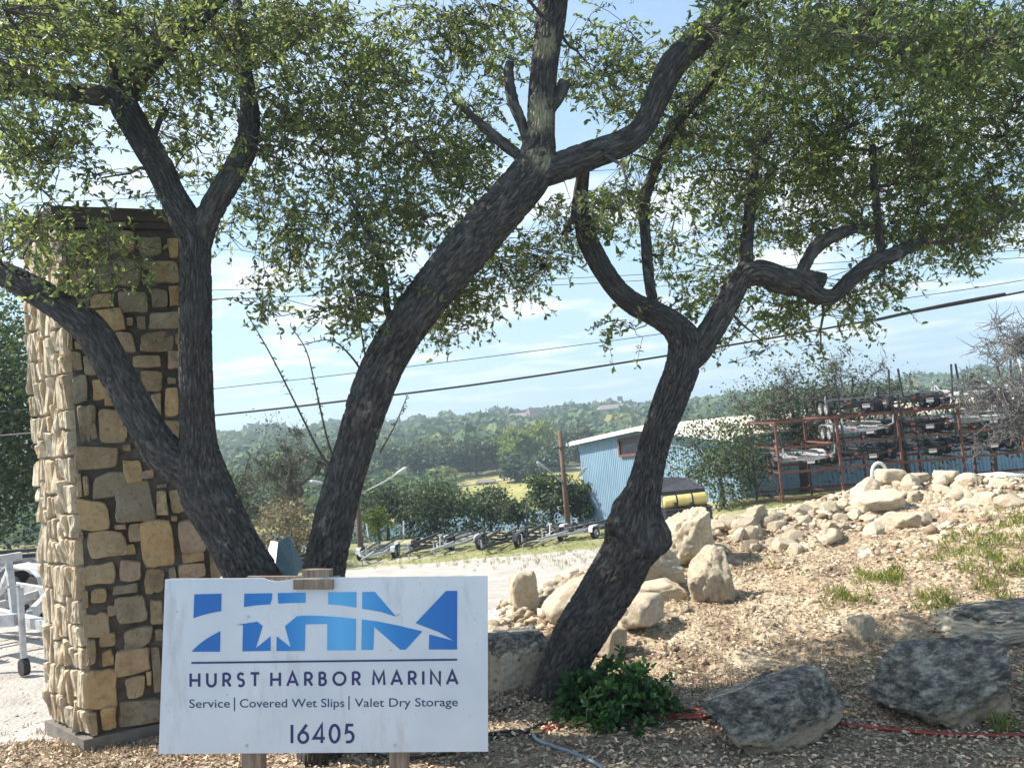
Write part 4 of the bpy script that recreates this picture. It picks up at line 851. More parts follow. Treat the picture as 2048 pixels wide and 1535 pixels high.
# grass tufts
def grass(name, spots, n_per, hgt, label, mat=None):
    Bs = []; Ds = []; Ls = []
    for (px, py, rx, ry, k) in spots:
        for _ in range(k):
            g = ground_hit(px+rgk.normal(0, rx), py+rgk.normal(0, ry)); n = n_per; r_ = rgk.normal(0, .035, (n, 2)); th = rgk.uniform(0, 6.28, n)
            x = g[0]+r_[:, 0]; y = g[1]+r_[:, 1]; Bs.append(np.stack([x, y, H(x, y)-.004], -1)); Ds.append(np.stack([np.cos(th)*.45, np.sin(th)*.45, np.ones(n)], -1)); Ls.append(rgk.uniform(.5, 1.1, n)*hgt*rgk.uniform(.6, 1.2))
    B = np.vstack(Bs); D = np.vstack(Ds); Ll = np.concatenate(Ls); n = len(B); Nn = unit(rgk.normal(size=(n, 3)))
    o = link(name, leaves_mesh(name, B, D, Nn, Ll, np.full(n, .006), rgk.uniform(.1, 1, n)), None, mat or MAT['grassblade']); tag(o, label=label, cat='grass', kind='stuff')
grass('grass', [(1755, 1160, 28, 10, 22), (1690, 1200, 22, 9, 12), (1960, 1090, 30, 18, 22), (2020, 1045, 24, 16, 22), (1880, 1215, 26, 14, 12), (1990, 1160, 40, 30, 18), (1880, 1125, 50, 22, 10), (2000, 1460, 8, 4, 3), (2030, 1120, 30, 30, 14)], 22, .11, 'green grass tufts growing on the dirt bank at right')
grass('dry_grass', [(1450, 1375, 120, 22, 70), (1600, 1260, 150, 60, 60), (1250, 1385, 120, 14, 30), (1500, 1290, 140, 30, 40), (250, 1505, 120, 14, 60), (130, 1480, 80, 20, 30), (1000, 1410, 60, 16, 20)], 16, .05, 'short dry straw-coloured grass on the foreground slope', MAT['litter'])
grass('grass', [(880, 1120, 260, 10, 300), (1100, 1095, 90, 12, 160)], 8, .16, 'rough grass along the far edge of the gravel lot under the trailers')

# bush at the foot of tree two
gb = ground_hit(1235, 1432); bush = empty('bush', tuple(gb), label='low dark green leafy bush at the foot of the crooked oak', cat='bush')
rgb = np.random.default_rng(8); n = 300; a = rgb.uniform(0, 6.28, n); q = np.sqrt(rgb.random(n)); cent = np.stack([q*np.cos(a)*.38, q*np.sin(a)*.3, np.abs(rgb.random(n))*(.38-.24*q**2)*rgb.uniform(.6, 1.1, n)+.02], -1); cent[:, 2] *= 1-.3*(cent[:, 0] > .2)
B, D, Nn, Ll, Ww, rn, tw = sprigs(cent, rgb, 9, .11, .05, -.3); Ww = Ll*.62
link('foliage', leaves_mesh('foliage', B, D, Nn, Ll, Ww, rn), bush, MAT['bushleaf'])['kind'] = 'stuff'
st = cent*np.array([.3, .3, 0]); Pp = np.stack([st, (st+cent)/2+rgb.normal(0, .02, cent.shape), cent, tw[:, 1], tw[:, 2]], 1)
link('stem', tubes_mesh('stems', Pp, np.tile(np.array([.004, .003, .0025, .002, .001]), (n, 1)), 3), bush, MAT['twig'])['kind'] = 'stuff'
# hoses
def hose(name, pts, r, mat, label, cat='hose', lift=0):
    p3 = []
    for q in pts:
        g = ground_hit(q[0], q[1]); p3.append((g[0], g[1], 0))
    s = catmull([(*p, 0) for p in p3], .03); z = H(s[:, 0], s[:, 1]); z = np.convolve(np.pad(z, 3, 'edge'), np.ones(7)/7, 'valid')+r*1.3+lift
    b = Bag(); b.tube([(x, y, zz) for (x, y), zz in zip(s[:, :2], z)], r, 10); o = b.build(name, mat, None, True); tag(o, label=label, cat=cat); return o
hose('garden_hose', [(1075, 1468), (1150, 1452), (1250, 1446), (1330, 1440), (1400, 1436), (1395, 1425), (1350, 1428), (1345, 1438), (1400, 1442), (1440, 1434), (1560, 1440), (1700, 1455), (1800, 1466), (1930, 1473), (2120, 1478)], .011, MAT['hose_red'], 'red rubber hose running past the bush and under the dark boulder')
hose('garden_hose', [(1066, 1472), (1075, 1484), (1110, 1500), (1160, 1518), (1200, 1540), (1230, 1570)], .011, MAT['hose_grey'], 'grey-blue hose curving to the bottom edge right of the sign')
hose('garden_hose', [(960, 1478), (1000, 1472), (1060, 1464), (1080, 1452), (1130, 1440)], .010, MAT['hose_black'], 'black hose lying on the mulch between sign and oak, joined to the red hose')
hose('garden_hose', [(940, 1446), (985, 1430), (1030, 1415), (1070, 1400), (1100, 1392)], .009, MAT['hose_black'], 'black hose higher up beside the lichen-topped block and oak')
hose('garden_hose', [(700, 1500), (800, 1518), (900, 1512), (985, 1484), (1060, 1468)], .009, MAT['hose_black'], 'black hose passing under the bottom right corner of the sign')
g = ground_hit(1072, 1470); b = Bag(); b.tube([(g[0]-.03, g[1], g[2]+.02), (g[0]+.04, g[1], g[2]+.022)], .015, 8); tag(b.build('hose_coupling', MAT['brass']), label='brass coupling joining the black, red and grey hoses', cat='coupling')
# fallen sticks
for i, (x0, y0, x1, y1, lb) in enumerate(((1780, 1130, 1815, 1150, 'black bent stick lying on the grassy bank at right'), (280, 1500, 370, 1490, 'short stick on the mulch between pillar and sign'), (1600, 1440, 1650, 1447, 'thin twig on the mulch right of the crooked boulder'), (900, 1528, 990, 1512, 'grey stick in the mulch under the lower right corner of the sign'))):
    a = ground_hit(x0, y0); c = ground_hit(x1, y1); mid = (a+c)/2+np.array([.02, .02, .03]); b = Bag(); b.tube([tuple(a+[0, 0, .015]), tuple(mid), tuple(c+[0, 0, .02])], [.008, .007, .004], 6); tag(b.build('stick', MAT['twig']), label=lb, cat='stick')

# ------------------------------------------------------------------ background trees
def far_tree(name, label, px, py_base, d, h, cw, ch, nleaf, leaf, mat, seed, group=None, cat='tree', trunk_r=None, hubs=None, gx=None, sink=0, lean=0, bare=False, forks=3, zbase=None, tmat='twig'):
    rg = np.random.default_rng(seed); p = P(px, py_base, d) if gx is None else np.array(gx); z = float(H(p[0], p[1])[0]) if zbase is None else zbase
    root = empty(name, (p[0], p[1], z), label=label, cat=cat, group=group); tr = trunk_r or h*.028; hubs = hubs or max(26, int(nleaf/70))
    th = h-ch*.75; t = np.linspace(0, 1, 7)[:, None]; bend = rg.normal(0, .05*h, 3)*[1, 1, 0]
    tp = np.array([0, 0, -.2])+(np.array([lean, 0, max(th, .15*h)+.2]))*t+bend*np.sin(t*2.4)*.5; rad = tr*(1.25-.5*t[:, 0]); rad[0] *= 1.4
    polys = [tp]; radii = [rad]; nodes = [np.c_[tp[2:], rad[2:]]]
    for k in range(forks):
        a = 6.28*k/forks+rg.uniform(-.5, .5); e = tp[-1]+np.array([math.cos(a)*cw*.22, math.sin(a)*cw*.22, ch*rg.uniform(.3, .5)]); q = tp[-1]+(e-tp[-1])*t+rg.normal(0, .03*h, (7, 3))*np.sin(t*3.14); r_ = tr*.6*(1-.6*t[:, 0]); polys.append(q); radii.append(r_); nodes.append(np.c_[q, r_])
    link('trunk', tubes_mesh('trunk', np.array(polys), np.array(radii), 7), root, MAT[tmat])
    u = unit(rg.normal(size=(hubs, 3))); rr = rg.random(hubs)**.45; hb = u*rr[:, None]*np.array([cw/2, cw/2, ch/2]); hb *= (1+.25*rg.normal(size=(hubs, 1))*.6); hb = hb+np.array([lean*.8, 0, h-ch/2])
    hb[:, 2] = np.maximum(hb[:, 2], h*.12)
    Ps, Rs, nod = grow(np.vstack(nodes), hb, tr*.30, rg=rg, curve=.16)
    link('branch', tubes_mesh('branches', Ps, Rs, 4), root, MAT[tmat])['kind'] = 'stuff'
    if bare:
        # bare twigs
        m_ = bare; j = rg.integers(0, len(nod), m_); st = nod[j, :3]; dr = unit(rg.normal(size=(m_, 3)))*rg.uniform(.05, .14, (m_, 1))*h; Pp = st[:, None]+dr[:, None]*np.linspace(0, 1, 4)[None, :, None]+rg.normal(0, .008*h, (m_, 4, 3)); link('twig', tubes_mesh('twigs', Pp, np.tile(np.array([.0026, .002, .0013, .0007])*h, (m_, 1)), 3), root, MAT[tmat])['kind'] = 'stuff'
    if nleaf:
        j = rg.integers(0, hubs, nleaf); s = cw*.085; c = hb[j]+rg.normal(0, 1, (nleaf, 3))*np.array([s, s, s*.75]); nr = rg.normal(0, .7, (nleaf, 3)); nr[:, 2] += .9; Ll = leaf*rg.uniform(.6, 1.4, nleaf); hr = rg.uniform(-.22, .22, hubs)
        link('foliage', leaves_mesh('foliage', c, rg.normal(size=(nleaf, 3)), unit(nr), Ll, Ll*.65, np.clip(rg.beta(2, 2.5, nleaf)+hr[j], 0, 1), simple=True), root, mat)['kind'] = 'stuff'
    return root
GT = 'trees along the lake shore'
LK = 58
far_tree('oak_tree', 'broad dark oak on the near lake shore behind the second and third parked trailers', 872, 1090, LK, 4.4, 6.2, 3.6, 6500, .24, MAT['farleaf'], 301, GT)
far_tree('oak_tree', 'rounded shore oak right behind the trailer with black guide posts', 985, 1085, LK+4, 4.1, 4.4, 3.2, 4200, .24, MAT['farleaf'], 302, GT)
far_tree('oak_tree', 'shore oak standing behind the tall utility pole', 1108, 1070, LK-2, 4.0, 3.9, 3.3, 4200, .24, MAT['farleaf'], 303, GT)
far_tree('oak_tree', 'pale green shore tree touching the blue shed wall', 1165, 1060, LK-2, 3.6, 2.8, 3.0, 2600, .25, MAT['farleaf'], 304, GT)
far_tree('oak_tree', 'loose grey-green shore tree right of the leaning trunk', 775, 1100, LK, 4.6, 4.6, 3.8, 3000, .25, MAT['farleaf'], 305, GT)
far_tree('oak_tree', 'small low shore tree between the round oak and the utility pole', 1040, 1080, LK, 2.7, 2.6, 2.1, 1600, .22, MAT['farleaf'], 306, GT)
far_tree('young_tree', 'small bright yellow-green tree behind the first parked trailer', 760, 1100, 42, 2.3, 1.7, 1.6, 900, .16, MAT['yellowleaf'], 307)
far_tree('mesquite_tree', 'half-bare grey mesquite between the two leaning trunks', 590, 1100, 40, 7.2, 6.4, 6.0, 2600, .14, MAT['farleaf'], 308, bare=1500, forks=4)
far_tree('mesquite_tree', 'smaller half-bare tree behind the left stem of the double oak', 490, 1100, 42, 5.6, 4.6, 4.4, 2600, .16, MAT['farleaf'], 309, bare=600)
far_tree('dry_shrub', 'pale brown dry brush between the two leaning trunks', 585, 1125, 34, 2.9, 3.6, 2.5, 3400, .13, MAT['brownleaf'], 310, cat='shrub', bare=900)
far_tree('oak_tree', 'sprawling open oak in front of the blue shed, left of the steel racks', 1610, 1000, 44, 7.6, 8.6, 6.4, 6500, .17, MAT['farleaf'], 311, bare=2200, forks=5, trunk_r=.28)
far_tree('oak_tree', 'low leafy oak half covering the lit wall of the blue shed', 1440, 990, 39, 4.6, 5.8, 4.0, 5200, .17, MAT['farleaf'], 312, bare=900, forks=4)
far_tree('sparse_tree', 'sparse upright tree rising behind the black trailers on the top rack', 1720, 960, 47, 8.4, 5.2, 6.0, 900, .17, MAT['farleaf'], 313, bare=700, forks=4)
far_tree('sparse_tree', 'thin tree with open sprays of leaves behind the middle of the racks', 1815, 960, 47, 7.6, 5.5, 5.6, 1500, .17, MAT['farleaf'], 314, bare=700, forks=4)
far_tree('oak_tree', 'green oak seen through the racks at the far right', 1990, 960, 43, 5.4, 6, 4.6, 4200, .22, MAT['farleaf'], 315)
far_tree('bare_tree', 'leafless grey tree reaching in from the right edge above the racks', 2090, 900, 30, 8.2, 6.6, 7.2, 0, .2, MAT['farleaf'], 316, bare=2200, forks=5, hubs=90, tmat='paletwig', zbase=-3)
far_tree('oak_tree', 'dense dark oak behind the stone pillar at the left edge', -20, 1190, 18.5, 8.0, 5.6, 6.2, 26000, .12, MAT['farleaf'], 317, trunk_r=.2)
far_tree('oak_tree', 'tall dark tree behind the left-edge oak and the wooden fence', -160, 1180, 22, 9.5, 8, 8.4, 14000, .15, MAT['farleaf'], 318)
# across the lake
GM = 'trees on the far shore of the lake'
for i, (px, py, d, h, cw, mt, lb) in enumerate((
        (880, 975, 232, 13, 17, 'farleaf', 'large dark tree at the left end of the meadow across the lake'), (955, 958, 236, 11, 12, 'farleaf', 'olive tree on the meadow edge next to the large dark one'), (1010, 955, 238, 12, 9, 'yellowleaf', 'narrow olive-yellow tree in the group across the lake'),
        (1040, 958, 230, 13, 10, 'yellowleaf', 'bright yellow-green tree in the middle of the meadow group'), (1075, 950, 236, 14, 14, 'yellowleaf', 'broad yellow-green crown, tallest of the meadow group'), (1033, 965, 205, 6.5, 8, 'farleaf', 'small dark tree standing alone on the sunny meadow'), (1078, 958, 212, 6.5, 7, 'farleaf', 'second small dark tree on the sunny meadow, right of the lone one'),
        (1108, 945, 226, 8, 9, 'farleaf', 'dark round tree at the right end of the meadow group'), (820, 985, 226, 12, 15, 'farleaf', 'tree across the lake just right of the leaning trunk'), (770, 990, 226, 11, 14, 'farleaf', 'tree across the lake beside the street light'), (1010, 900, 262, 10, 11, 'farleaf', 'tree behind the yellow-green group across the lake'),
        (918, 885, 300, 11, 12, 'yellowleaf', 'single yellowish tree on the wooded hillside'), (1150, 925, 250, 12, 16, 'farleaf', 'tree on the meadow edge left of the blue shed'), (1170, 925, 246, 9, 12, 'farleaf', 'tree on the meadow edge touching the blue shed outline'))):
    far_tree('shore_tree', lb, px, py, d, h, cw, h*.82, 1500, 1.25, MAT[mt], 400+i, GM, hubs=34, forks=3)
# wooded hills: one mass
def forest():
    rg = np.random.default_rng(77); n = 7600; d = 246+(rg.random(n)**.8)*480; az = rg.uniform(-.85, .95, n); x = az*d; y = d
    V0, Fa0 = ICO[1]; z = Hbase(x, y); s = rg.uniform(3.4, 6.8, n)*np.where(rg.random(n) < .12, 1.45, 1); 
    e = 420; de = rg.uniform(157, 246, e); ae = np.where(rg.random(e) < .8, rg.uniform(-.7, -.09, e), rg.uniform(.12, .8, e)); xe = ae*de
    x = np.r_[x, xe]; y = np.r_[y, de]; z = np.r_[z, Hbase(xe, de)]; s = np.r_[s, rg.uniform(2.6, 4.6, e)]; n = len(x); m = 38
    u = unit(rg.normal(size=(n, m, 3))); u[..., 2] = np.abs(u[..., 2])*.95-.12; R_ = rg.uniform(.75, 1.08, (n, m, 1)); lobes = 1+.22*np.sin(u[..., :1]*4+rg.uniform(0, 6, (n, 1, 1)))*np.cos(u[..., 1:2]*5)
    c = np.stack([x, y, z+s*.55], -1)[:, None]+u*R_*lobes*s[:, None, None]*np.array([1, 1, .85]); cc = c.reshape(-1, 3); uu = u.reshape(-1, 3)
    nr = uu+rg.normal(0, .45, uu.shape); L_ = np.repeat(s, m)*rg.uniform(.40, .70, n*m); dr = rg.normal(size=uu.shape); dr = unit(dr-nr*(dr*nr).sum(-1, keepdims=True)/np.maximum((nr*nr).sum(-1, keepdims=True), 1e-6))
    tr = rg.beta(2, 2.4, n); me = leaves_mesh('forest', cc-dr*L_[:, None]*.5, dr, unit(nr), L_, L_*.95, np.clip(np.repeat(tr, m)+rg.normal(0, .10, n*m), 0, 1), simple=True)
    m_ = leafmat('hill forest leaves', (.055, .095, .045), (.095, .145, .06), (.17, .20, .07), .2, .9)
    o = link('forest', me, None, m_); tag(o, label='dense green oak and juniper woods covering the hills beyond the lake', cat='woods', kind='stuff')
forest()
def brush():
    rg = np.random.default_rng(90); n = 70; x = rg.uniform(-17, 9, n); y = rg.uniform(57, 66, n); z = H(x, y); h = rg.uniform(.7, 1.9, n); m = 130
    u = rg.normal(0, .42, (n, m, 3))*np.array([1.2, 1.2, .9])*h[:, None, None]; c = np.stack([x, y, z+h*.6], -1)[:, None]+u; c = c.reshape(-1, 3)
    nr = rg.normal(0, .7, c.shape); nr[:, 2] += .8; Ll = rg.uniform(.14, .3, n*m)
    o = link('brush', leaves_mesh('brush', c, rg.normal(size=c.shape), unit(nr), Ll, Ll*.6, np.clip(np.repeat(rg.random(n), m)*.6+rg.random(n*m)*.4, 0, 1), simple=True), None, MAT['farleaf']); tag(o, label='low tangled brush along the lake bank behind the parked trailers', cat='brush', kind='stuff')
brush()
def house(px, py, d, w_, h_, rz, label):
    p = P(px, py, d); r_ = empty('house', tuple(p), rz, label=label, cat='house', group='houses on the wooded hill'); b = Bag(); b.box((0, 0, h_/2-3), (w_, w_*.6, h_+6)); wl = b.build('wall', MAT['housewall'], r_)
    b = Bag(); o = w_*.55; q = w_*.36; b.add([(-o, -q, h_), (o, -q, h_), (o, q, h_), (-o, q, h_), (-o*.75, 0, h_*1.9), (o*.75, 0, h_*1.9)], [(0, 1, 5, 4), (2, 3, 4, 5), (1, 2, 5), (3, 0, 4), (3, 2, 1, 0)]); b.build('roof', MAT['houseroof'], r_)
    for k in (-.3, 0, .3): b = Bag(); b.box((w_*k, -w_*.3-.03, h_*.5), (w_*.12, .1, h_*.4)); b.build('window', MAT['window'], r_)
house(968, 862, 470, 17, 5, .3, 'grey-roofed house on the hill, leftmost in the trees'); house(1040, 856, 480, 13, 5, -.4, 'house with a pale slanted roof half hidden below the ridge'); house(1072, 850, 500, 11, 6, .5, 'pinkish gabled house just under the ridge line')
house(1228, 826, 560, 22, 3.4, .1, 'low long-roofed house on the ridge left of the crooked oak'); house(838, 872, 500, 9, 5, 0, 'small pale house right beside the leaning trunk'); house(1930, 790, 520, 14, 5, .1, 'pale house in the hill trees above the racks')
house(972, 968, 206, 5, .7, 0, 'low pale wall-like building on the meadow across the lake')

# ------------------------------------------------------------------ blue shed
def corr(b, a, c, z0a, z0c, z1a, z1c, period=.22, amp=.035, outn=None, flat_=.5):
    """corrugated sheet between plan points a and c"""
    a = np.array(a, float); c = np.array(c, float); Ln = np.linalg.norm(c-a); n = int(Ln/period); dr = (c-a)/Ln; V = []; Fs = []
    for i in range(n):
        for q, h in ((0, 0), (.45, 0), (.55, 1), (.9, 1)):
            t = (i+q)/n; p = a+(c-a)*t+outn*amp*h; V += [(p[0], p[1], z0a+(z0c-z0a)*t), (p[0], p[1], z1a+(z1c-z1a)*t)]
    V += [(c[0], c[1], z0c), (c[0], c[1], z1c)]; k = len(V)//2
    for i in range(k-1): Fs.append((2*i, 2*i+2, 2*i+3, 2*i+1))
    b.add(V, Fs)
cA = np.array([4.5, 56.5]); cC = P(1484, 1000, 42)[:2]; kd = np.array([1, .5])/math.hypot(1, .5); gd = (cA-cC); GWd = np.linalg.norm(gd); gdu = gd/GWd; gout = np.array([-gdu[1], gdu[0]]);
if np.dot(gout, -cC) < 0: gout = -gout
sout = np.array([kd[1], -kd[0]]); eave = .2; ridge_z = .95; zb = -6.3; LEN = 34
shed = empty('metal_shed', (0, 0, 0), label='big blue corrugated metal boat shed with a pale low-pitched roof', cat='shed')
mid = (cA+cC)/2; b = Bag(); corr(b, cA, mid, zb, zb, eave, ridge_z, outn=gout); b.build('end_wall', MAT['blue'], shed); b = Bag(); corr(b, mid, cC, zb, zb, ridge_z, eave, outn=gout); b.build('end_wall', MAT['blue'], shed)
cE = cC+kd*LEN; cF = cA+kd*LEN; b = Bag(); corr(b, cC, cE, zb, zb, eave, eave, outn=sout, period=.4, amp=.05); b.build('side_wall', MAT['blue'], shed)
b = Bag(); corr(b, cF, cA, zb, zb, eave, eave, outn=-sout, period=.4); b.build('side_wall', MAT['blue'], shed); b = Bag(); b.add([(cE[0], cE[1], zb), (cF[0], cF[1], zb), (cF[0], cF[1], eave), (cE[0], cE[1], eave)], [(0, 1, 2, 3)]); b.build('rear_wall', MAT['blue'], shed)
o1 = -kd*.5; o2 = kd*.5
def rp3(p, z): return (p[0], p[1], z)
gu = np.array([gdu[0], gdu[1]])
for (s, e) in ((cC-gu*.4, mid), (mid, cA+gu*.4)):
    zs = eave-.03 if s is not mid else ridge_z+.05; ze = ridge_z+.05 if e is mid else eave-.03
    b = Bag(); q = [(s+o1, zs), (e+o1, ze), (e+kd*LEN+o2, ze), (s+kd*LEN+o2, zs)]
    b.add([rp3(p, z) for p, z in q]+[rp3(p, z+.10) for p, z in q], [(3, 2, 1, 0), (4, 5, 6, 7), (0, 1, 5, 4), (1, 2, 6, 5), (2, 3, 7, 6), (3, 0, 4, 7)]); rf_ = b.build('roof', MAT['roof'], shed)
    # standing seams
    b2 = Bag(); ns_ = 70
    for i in range(1, ns_):
        t = i/ns_; a = s+o1+(kd*LEN+o2-o1)*t; c = e+o1+(kd*LEN+o2-o1)*t; b2.bar((a[0], a[1], zs+.12), (c[0], c[1], ze+.12), .05, .05)
    b2.build('roof_seams', MAT['roof'], rf_)['kind'] = 'stuff'
def gpt(px, py):
    n3_ = np.array([gout[0], gout[1], 0]); return plane_hit(px, py, (cA[0], cA[1], 0), n3_), n3_
q = [gpt(*z)[0] for z in ((1240, 879), (1295, 868), (1297, 906), (1243, 911))]; n_ = gpt(0, 0)[1]; b = Bag(); b.add([tuple(p+n_*.10) for p in q]+[tuple(p+n_*.02) for p in q], [(0, 1, 2, 3), (0, 4, 5, 1), (1, 5, 6, 2), (2, 6, 7, 3), (3, 7, 4, 0)]); wn = b.build('window', MAT['glassdark'], shed)
b = Bag(); 
for i in range(4): b.bar(tuple(q[i]+n_*.12), tuple(q[(i+1) % 4]+n_*.12), .16, .16)
b.build('frame', MAT['rust'], wn)
for s, e, zs, ze in ((cA+gu*.42, mid, eave-.1, ridge_z), (mid, cC-gu*.42, ridge_z, eave-.1)):
    b = Bag(); b.bar((s[0]-kd[0]*.56, s[1]-kd[1]*.56, zs), (e[0]-kd[0]*.56, e[1]-kd[1]*.56, ze), .1, .26); b.build('trim', MAT['white'], shed)

# ------------------------------------------------------------------ boat trailers
def wheel_pair(root, x, y, r_, wdt, rim):
    wroot = bpy.data.objects.new('wheel', None); COL.objects.link(wroot); wroot.parent = root; wroot.location = (x, y, r_); wroot.empty_display_size = .1
    b = Bag(); n = 20; prof = [(r_*.62, -wdt/2), (r_*.93, -wdt/2), (r_, -wdt*.32), (r_, wdt*.32), (r_*.93, wdt/2), (r_*.62, wdt/2)]; V = []; k = len(prof)
    for i in range(n):
        a = 2*math.pi*i/n; V += [(w2, q*math.cos(a), q*math.sin(a)) for q, w2 in prof]
    b.add(V, [(i*k+j, ((i+1) % n)*k+j, ((i+1) % n)*k+(j+1) % k, i*k+(j+1) % k) for i in range(n) for j in range(k)]); b.build('tyre', MAT['tyre'], wroot)
    b = Bag(); V = [(0.0, 0.0, 0.0)]*0
    b.tube([(-wdt*.36, 0, 0), (wdt*.36, 0, 0)], r_*.16, 8)
    for i in range(5):
        a = 2*math.pi*i/5+.3
        for sgn in (-1, 1): b.bar((sgn*wdt*.36, 0, 0), (sgn*wdt*.38, math.cos(a)*r_*.60, math.sin(a)*r_*.60), .10*r_*2, .02)
    V = []; n = 18
    for i in range(n):
        a = 2*math.pi*i/n
        for q, w2 in ((r_*.62, -wdt*.45), (r_*.52, -wdt*.4), (r_*.52, wdt*.4), (r_*.62, wdt*.45)): V.append((w2, q*math.cos(a), q*math.sin(a)))
    b.add(V, [(i*4+j, ((i+1) % n)*4+j, ((i+1) % n)*4+j+1, i*4+j+1) for i in range(n) for j in range(3)]); b.build('rim', rim, wroot)
def trailer(frame='black', tandem=True, posts=1, Wd=2.05, Ln=5.2, bunk='carpet', label='', group='', winch=True, rim='galv'):
    """rear at -Y, tongue towards +Y, origin on the ground under the axle"""
    t = empty('boat_trailer', (0, 0, 0), label=label, cat='boat trailer', group=group); fm = MAT[frame]; zf = .52; r_ = .32; x = Wd/2-.28; yr = -Ln*.38
    b = Bag(); yk = Ln*.28
    for s in (-1, 1): b.bar((s*x, yr, zf), (s*x, yk, zf), .06, .13); b.bar((s*x, yk, zf), (s*.06, Ln*.52, zf), .06, .12)
    b.bar((0, yk-.5, zf), (0, Ln*.66, zf-.02), .08, .1); b.build('frame', fm, t)
    for k, yy in enumerate((yr+.03, yr+.9, -.0, yk-.35)): b = Bag(); b.bar((-x, yy, zf-.02), (0, yy, zf-.10), .07, .09); b.bar((0, yy, zf-.10), (x, yy, zf-.02), .07, .09); b.build('crossmember', fm, t)
    ax = (-.37, .37) if tandem else (0,)
    for yy in ax:
        b = Bag(); b.bar((-Wd/2, yy, r_), (Wd/2, yy, r_), .06, .06); b.build('axle', fm, t)
        for s in (-1, 1): wheel_pair(t, s*(Wd/2), yy, r_, .2, MAT[rim])
    for s in (-1, 1):
        b = Bag(); L2 = .40+(.37 if tandem else 0); pr = [(-L2, .40), (-L2*.86, .62), (-L2*.55, .71), (L2*.55, .71), (L2*.86, .62), (L2, .40)]; V = []
        for (yy, zz) in pr: V += [(s*(Wd/2-.14), yy, zz), (s*(Wd/2+.13), yy, zz), (s*(Wd/2-.14), yy, zz+.02), (s*(Wd/2+.13), yy, zz+.02)]
        Fs = []
        for i in range(len(pr)-1): a = 4*i; Fs += [(a, a+1, a+5, a+4), (a+2, a+6, a+7, a+3), (a+1, a+3, a+7, a+5), (a, a+4, a+6, a+2)]
        Fs += [(0, 2, 3, 1), (4*len(pr)-4, 4*len(pr)-3, 4*len(pr)-1, 4*len(pr)-2)]; b.add(V, Fs); b.build('fender', fm, t)
        b = Bag(); b.bar((s*.48, yr-.05, zf+.16), (s*.34, yk-.1, zf+.20), .14, .06); bk = b.build('bunk', MAT[bunk], t)
        b = Bag()
        for yy in (yr+.2, 0.2, yk-.5): b.bar((s*.45, yy, zf-.06), (s*.45, yy, zf+.15), .05, .05)
        b.bar((s*.45, yr+.1, zf+.04), (s*.45, yk-.4, zf+.04), .045, .045)
        b.build('bunk_bracket', fm, bk)
        if posts:
            b = Bag(); b.bar((s*x, yr+.08, zf), (s*(Wd/2+.05), yr+.08, zf+.12), .045); b.bar((s*(Wd/2+.05), yr+.08, zf+.10), (s*(Wd/2+.05)*1.03, yr+.08, zf+.55), .045); gp = b.build('guide_post', fm, t)
            b = Bag(); b.tube([(s*(Wd/2+.05)*1.03, yr+.08, zf+.5), (s*(Wd/2+.05)*1.08, yr+.08, zf+1.3)], .045, 7); b.build('post_sleeve', MAT['white' if posts == 2 else 'black'], gp)
    b = Bag(); b.box((0, yr-.03, zf-.16), (.32, .02, .17)); b.build('plate', MAT['white'], t); b = Bag(); b.box((0, yr-.045, zf-.12), (.30, .012, .04)); b.build('plate_band', MAT['redplate'], t)
    for s in (-1, 1): b = Bag(); b.box((s*(x-.02), yr-.06, zf), (.16, .03, .08)); b.build('tail_light', MAT['redplate'], t)
    if winch:
        b = Bag(); b.bar((0, Ln*.48, zf), (0, Ln*.46, zf+.62), .06); b.bar((-.12, Ln*.46, zf+.6), (.12, Ln*.46, zf+.6), .08); b.bar((0, Ln*.40, zf+.2), (0, Ln*.47, zf+.5), .05); b.build('winch_stand', fm, t)
    jk = Bag(); jk.tube([(.1, Ln*.57, zf+.35), (.1, Ln*.57, .18)], .032, 8); jo = jk.build('jack', MAT['galv'], t); jb = Bag(); jb.tube([(.1, Ln*.57, zf+.36), (.22, Ln*.57, zf+.38)], .012, 6); jb.build('crank', MAT['galv'], jo)
    jb = Bag(); jb.tube([(.07, Ln*.57, .09), (.13, Ln*.57, .09)], .085, 12); jb.build('jack_wheel', MAT['tyre'], jo)
    return t
G1 = 'boat trailers parked along the grass edge'; G2 = 'boat trailers stored on the steel racks'
pb = trailer('black', True, 1, label='x', group=G2); pw = trailer('galv', True, 1, label='x', group=G2); pg = trailer('galv', False, 0, label='x', group=G1); pk = trailer('black', False, 0, label='x', group=G1); pw2 = trailer('galv', True, 2, label='x', group=G1)
used = set()
def place(proto, loc3, rz, label, group, s=1.0, tilt=0):
    o = proto if proto.name not in used else copy_tree(proto); used.add(proto.name)
    o.location = tuple(loc3); o.rotation_euler = (tilt, 0, rz); o['label'] = label; o['group'] = group; o.scale = (s, s, s); return o
def gplace(proto, px, py, d, rz, label, s=1.0):
    s *= .88
    p = P(px, py, d); place(proto, (p[0], p[1], float(H(p[0], p[1])[0])+.02), rz, label, G1, s)
gplace(pw2, 757, 1105, 36, 3.05, 'pale trailer with long black bunks, first right of the leaning trunk', .9)
gplace(pk, 868, 1100, 37, 2.85, 'low black trailer second right of the leaning trunk')
gplace(pg, 925, 1095, 37, 2.75, 'silver-framed trailer with white fender in front of the broad dark oak')
gplace(pb, 1000, 1090, 36, 2.9, 'black trailer with a tall T-shaped guide in front of the lake gap', 1.0)
gplace(pk, 1085, 1078, 37, 2.8, 'low black trailer parked beside the utility pole', 1.0)
gplace(pg, 1160, 1070, 37, 2.4, 'silver trailer in front of the left corner of the blue shed', 1.0)
gplace(pk, 1215, 1062, 38, 2.2, 'black trailer at the foot of the blue shed wall, half behind the oak trunk', 1.0)
gplace(pk, 590, 1125, 30, 2.8, 'black trailer glimpsed between the two leaning trunks', 1.0)
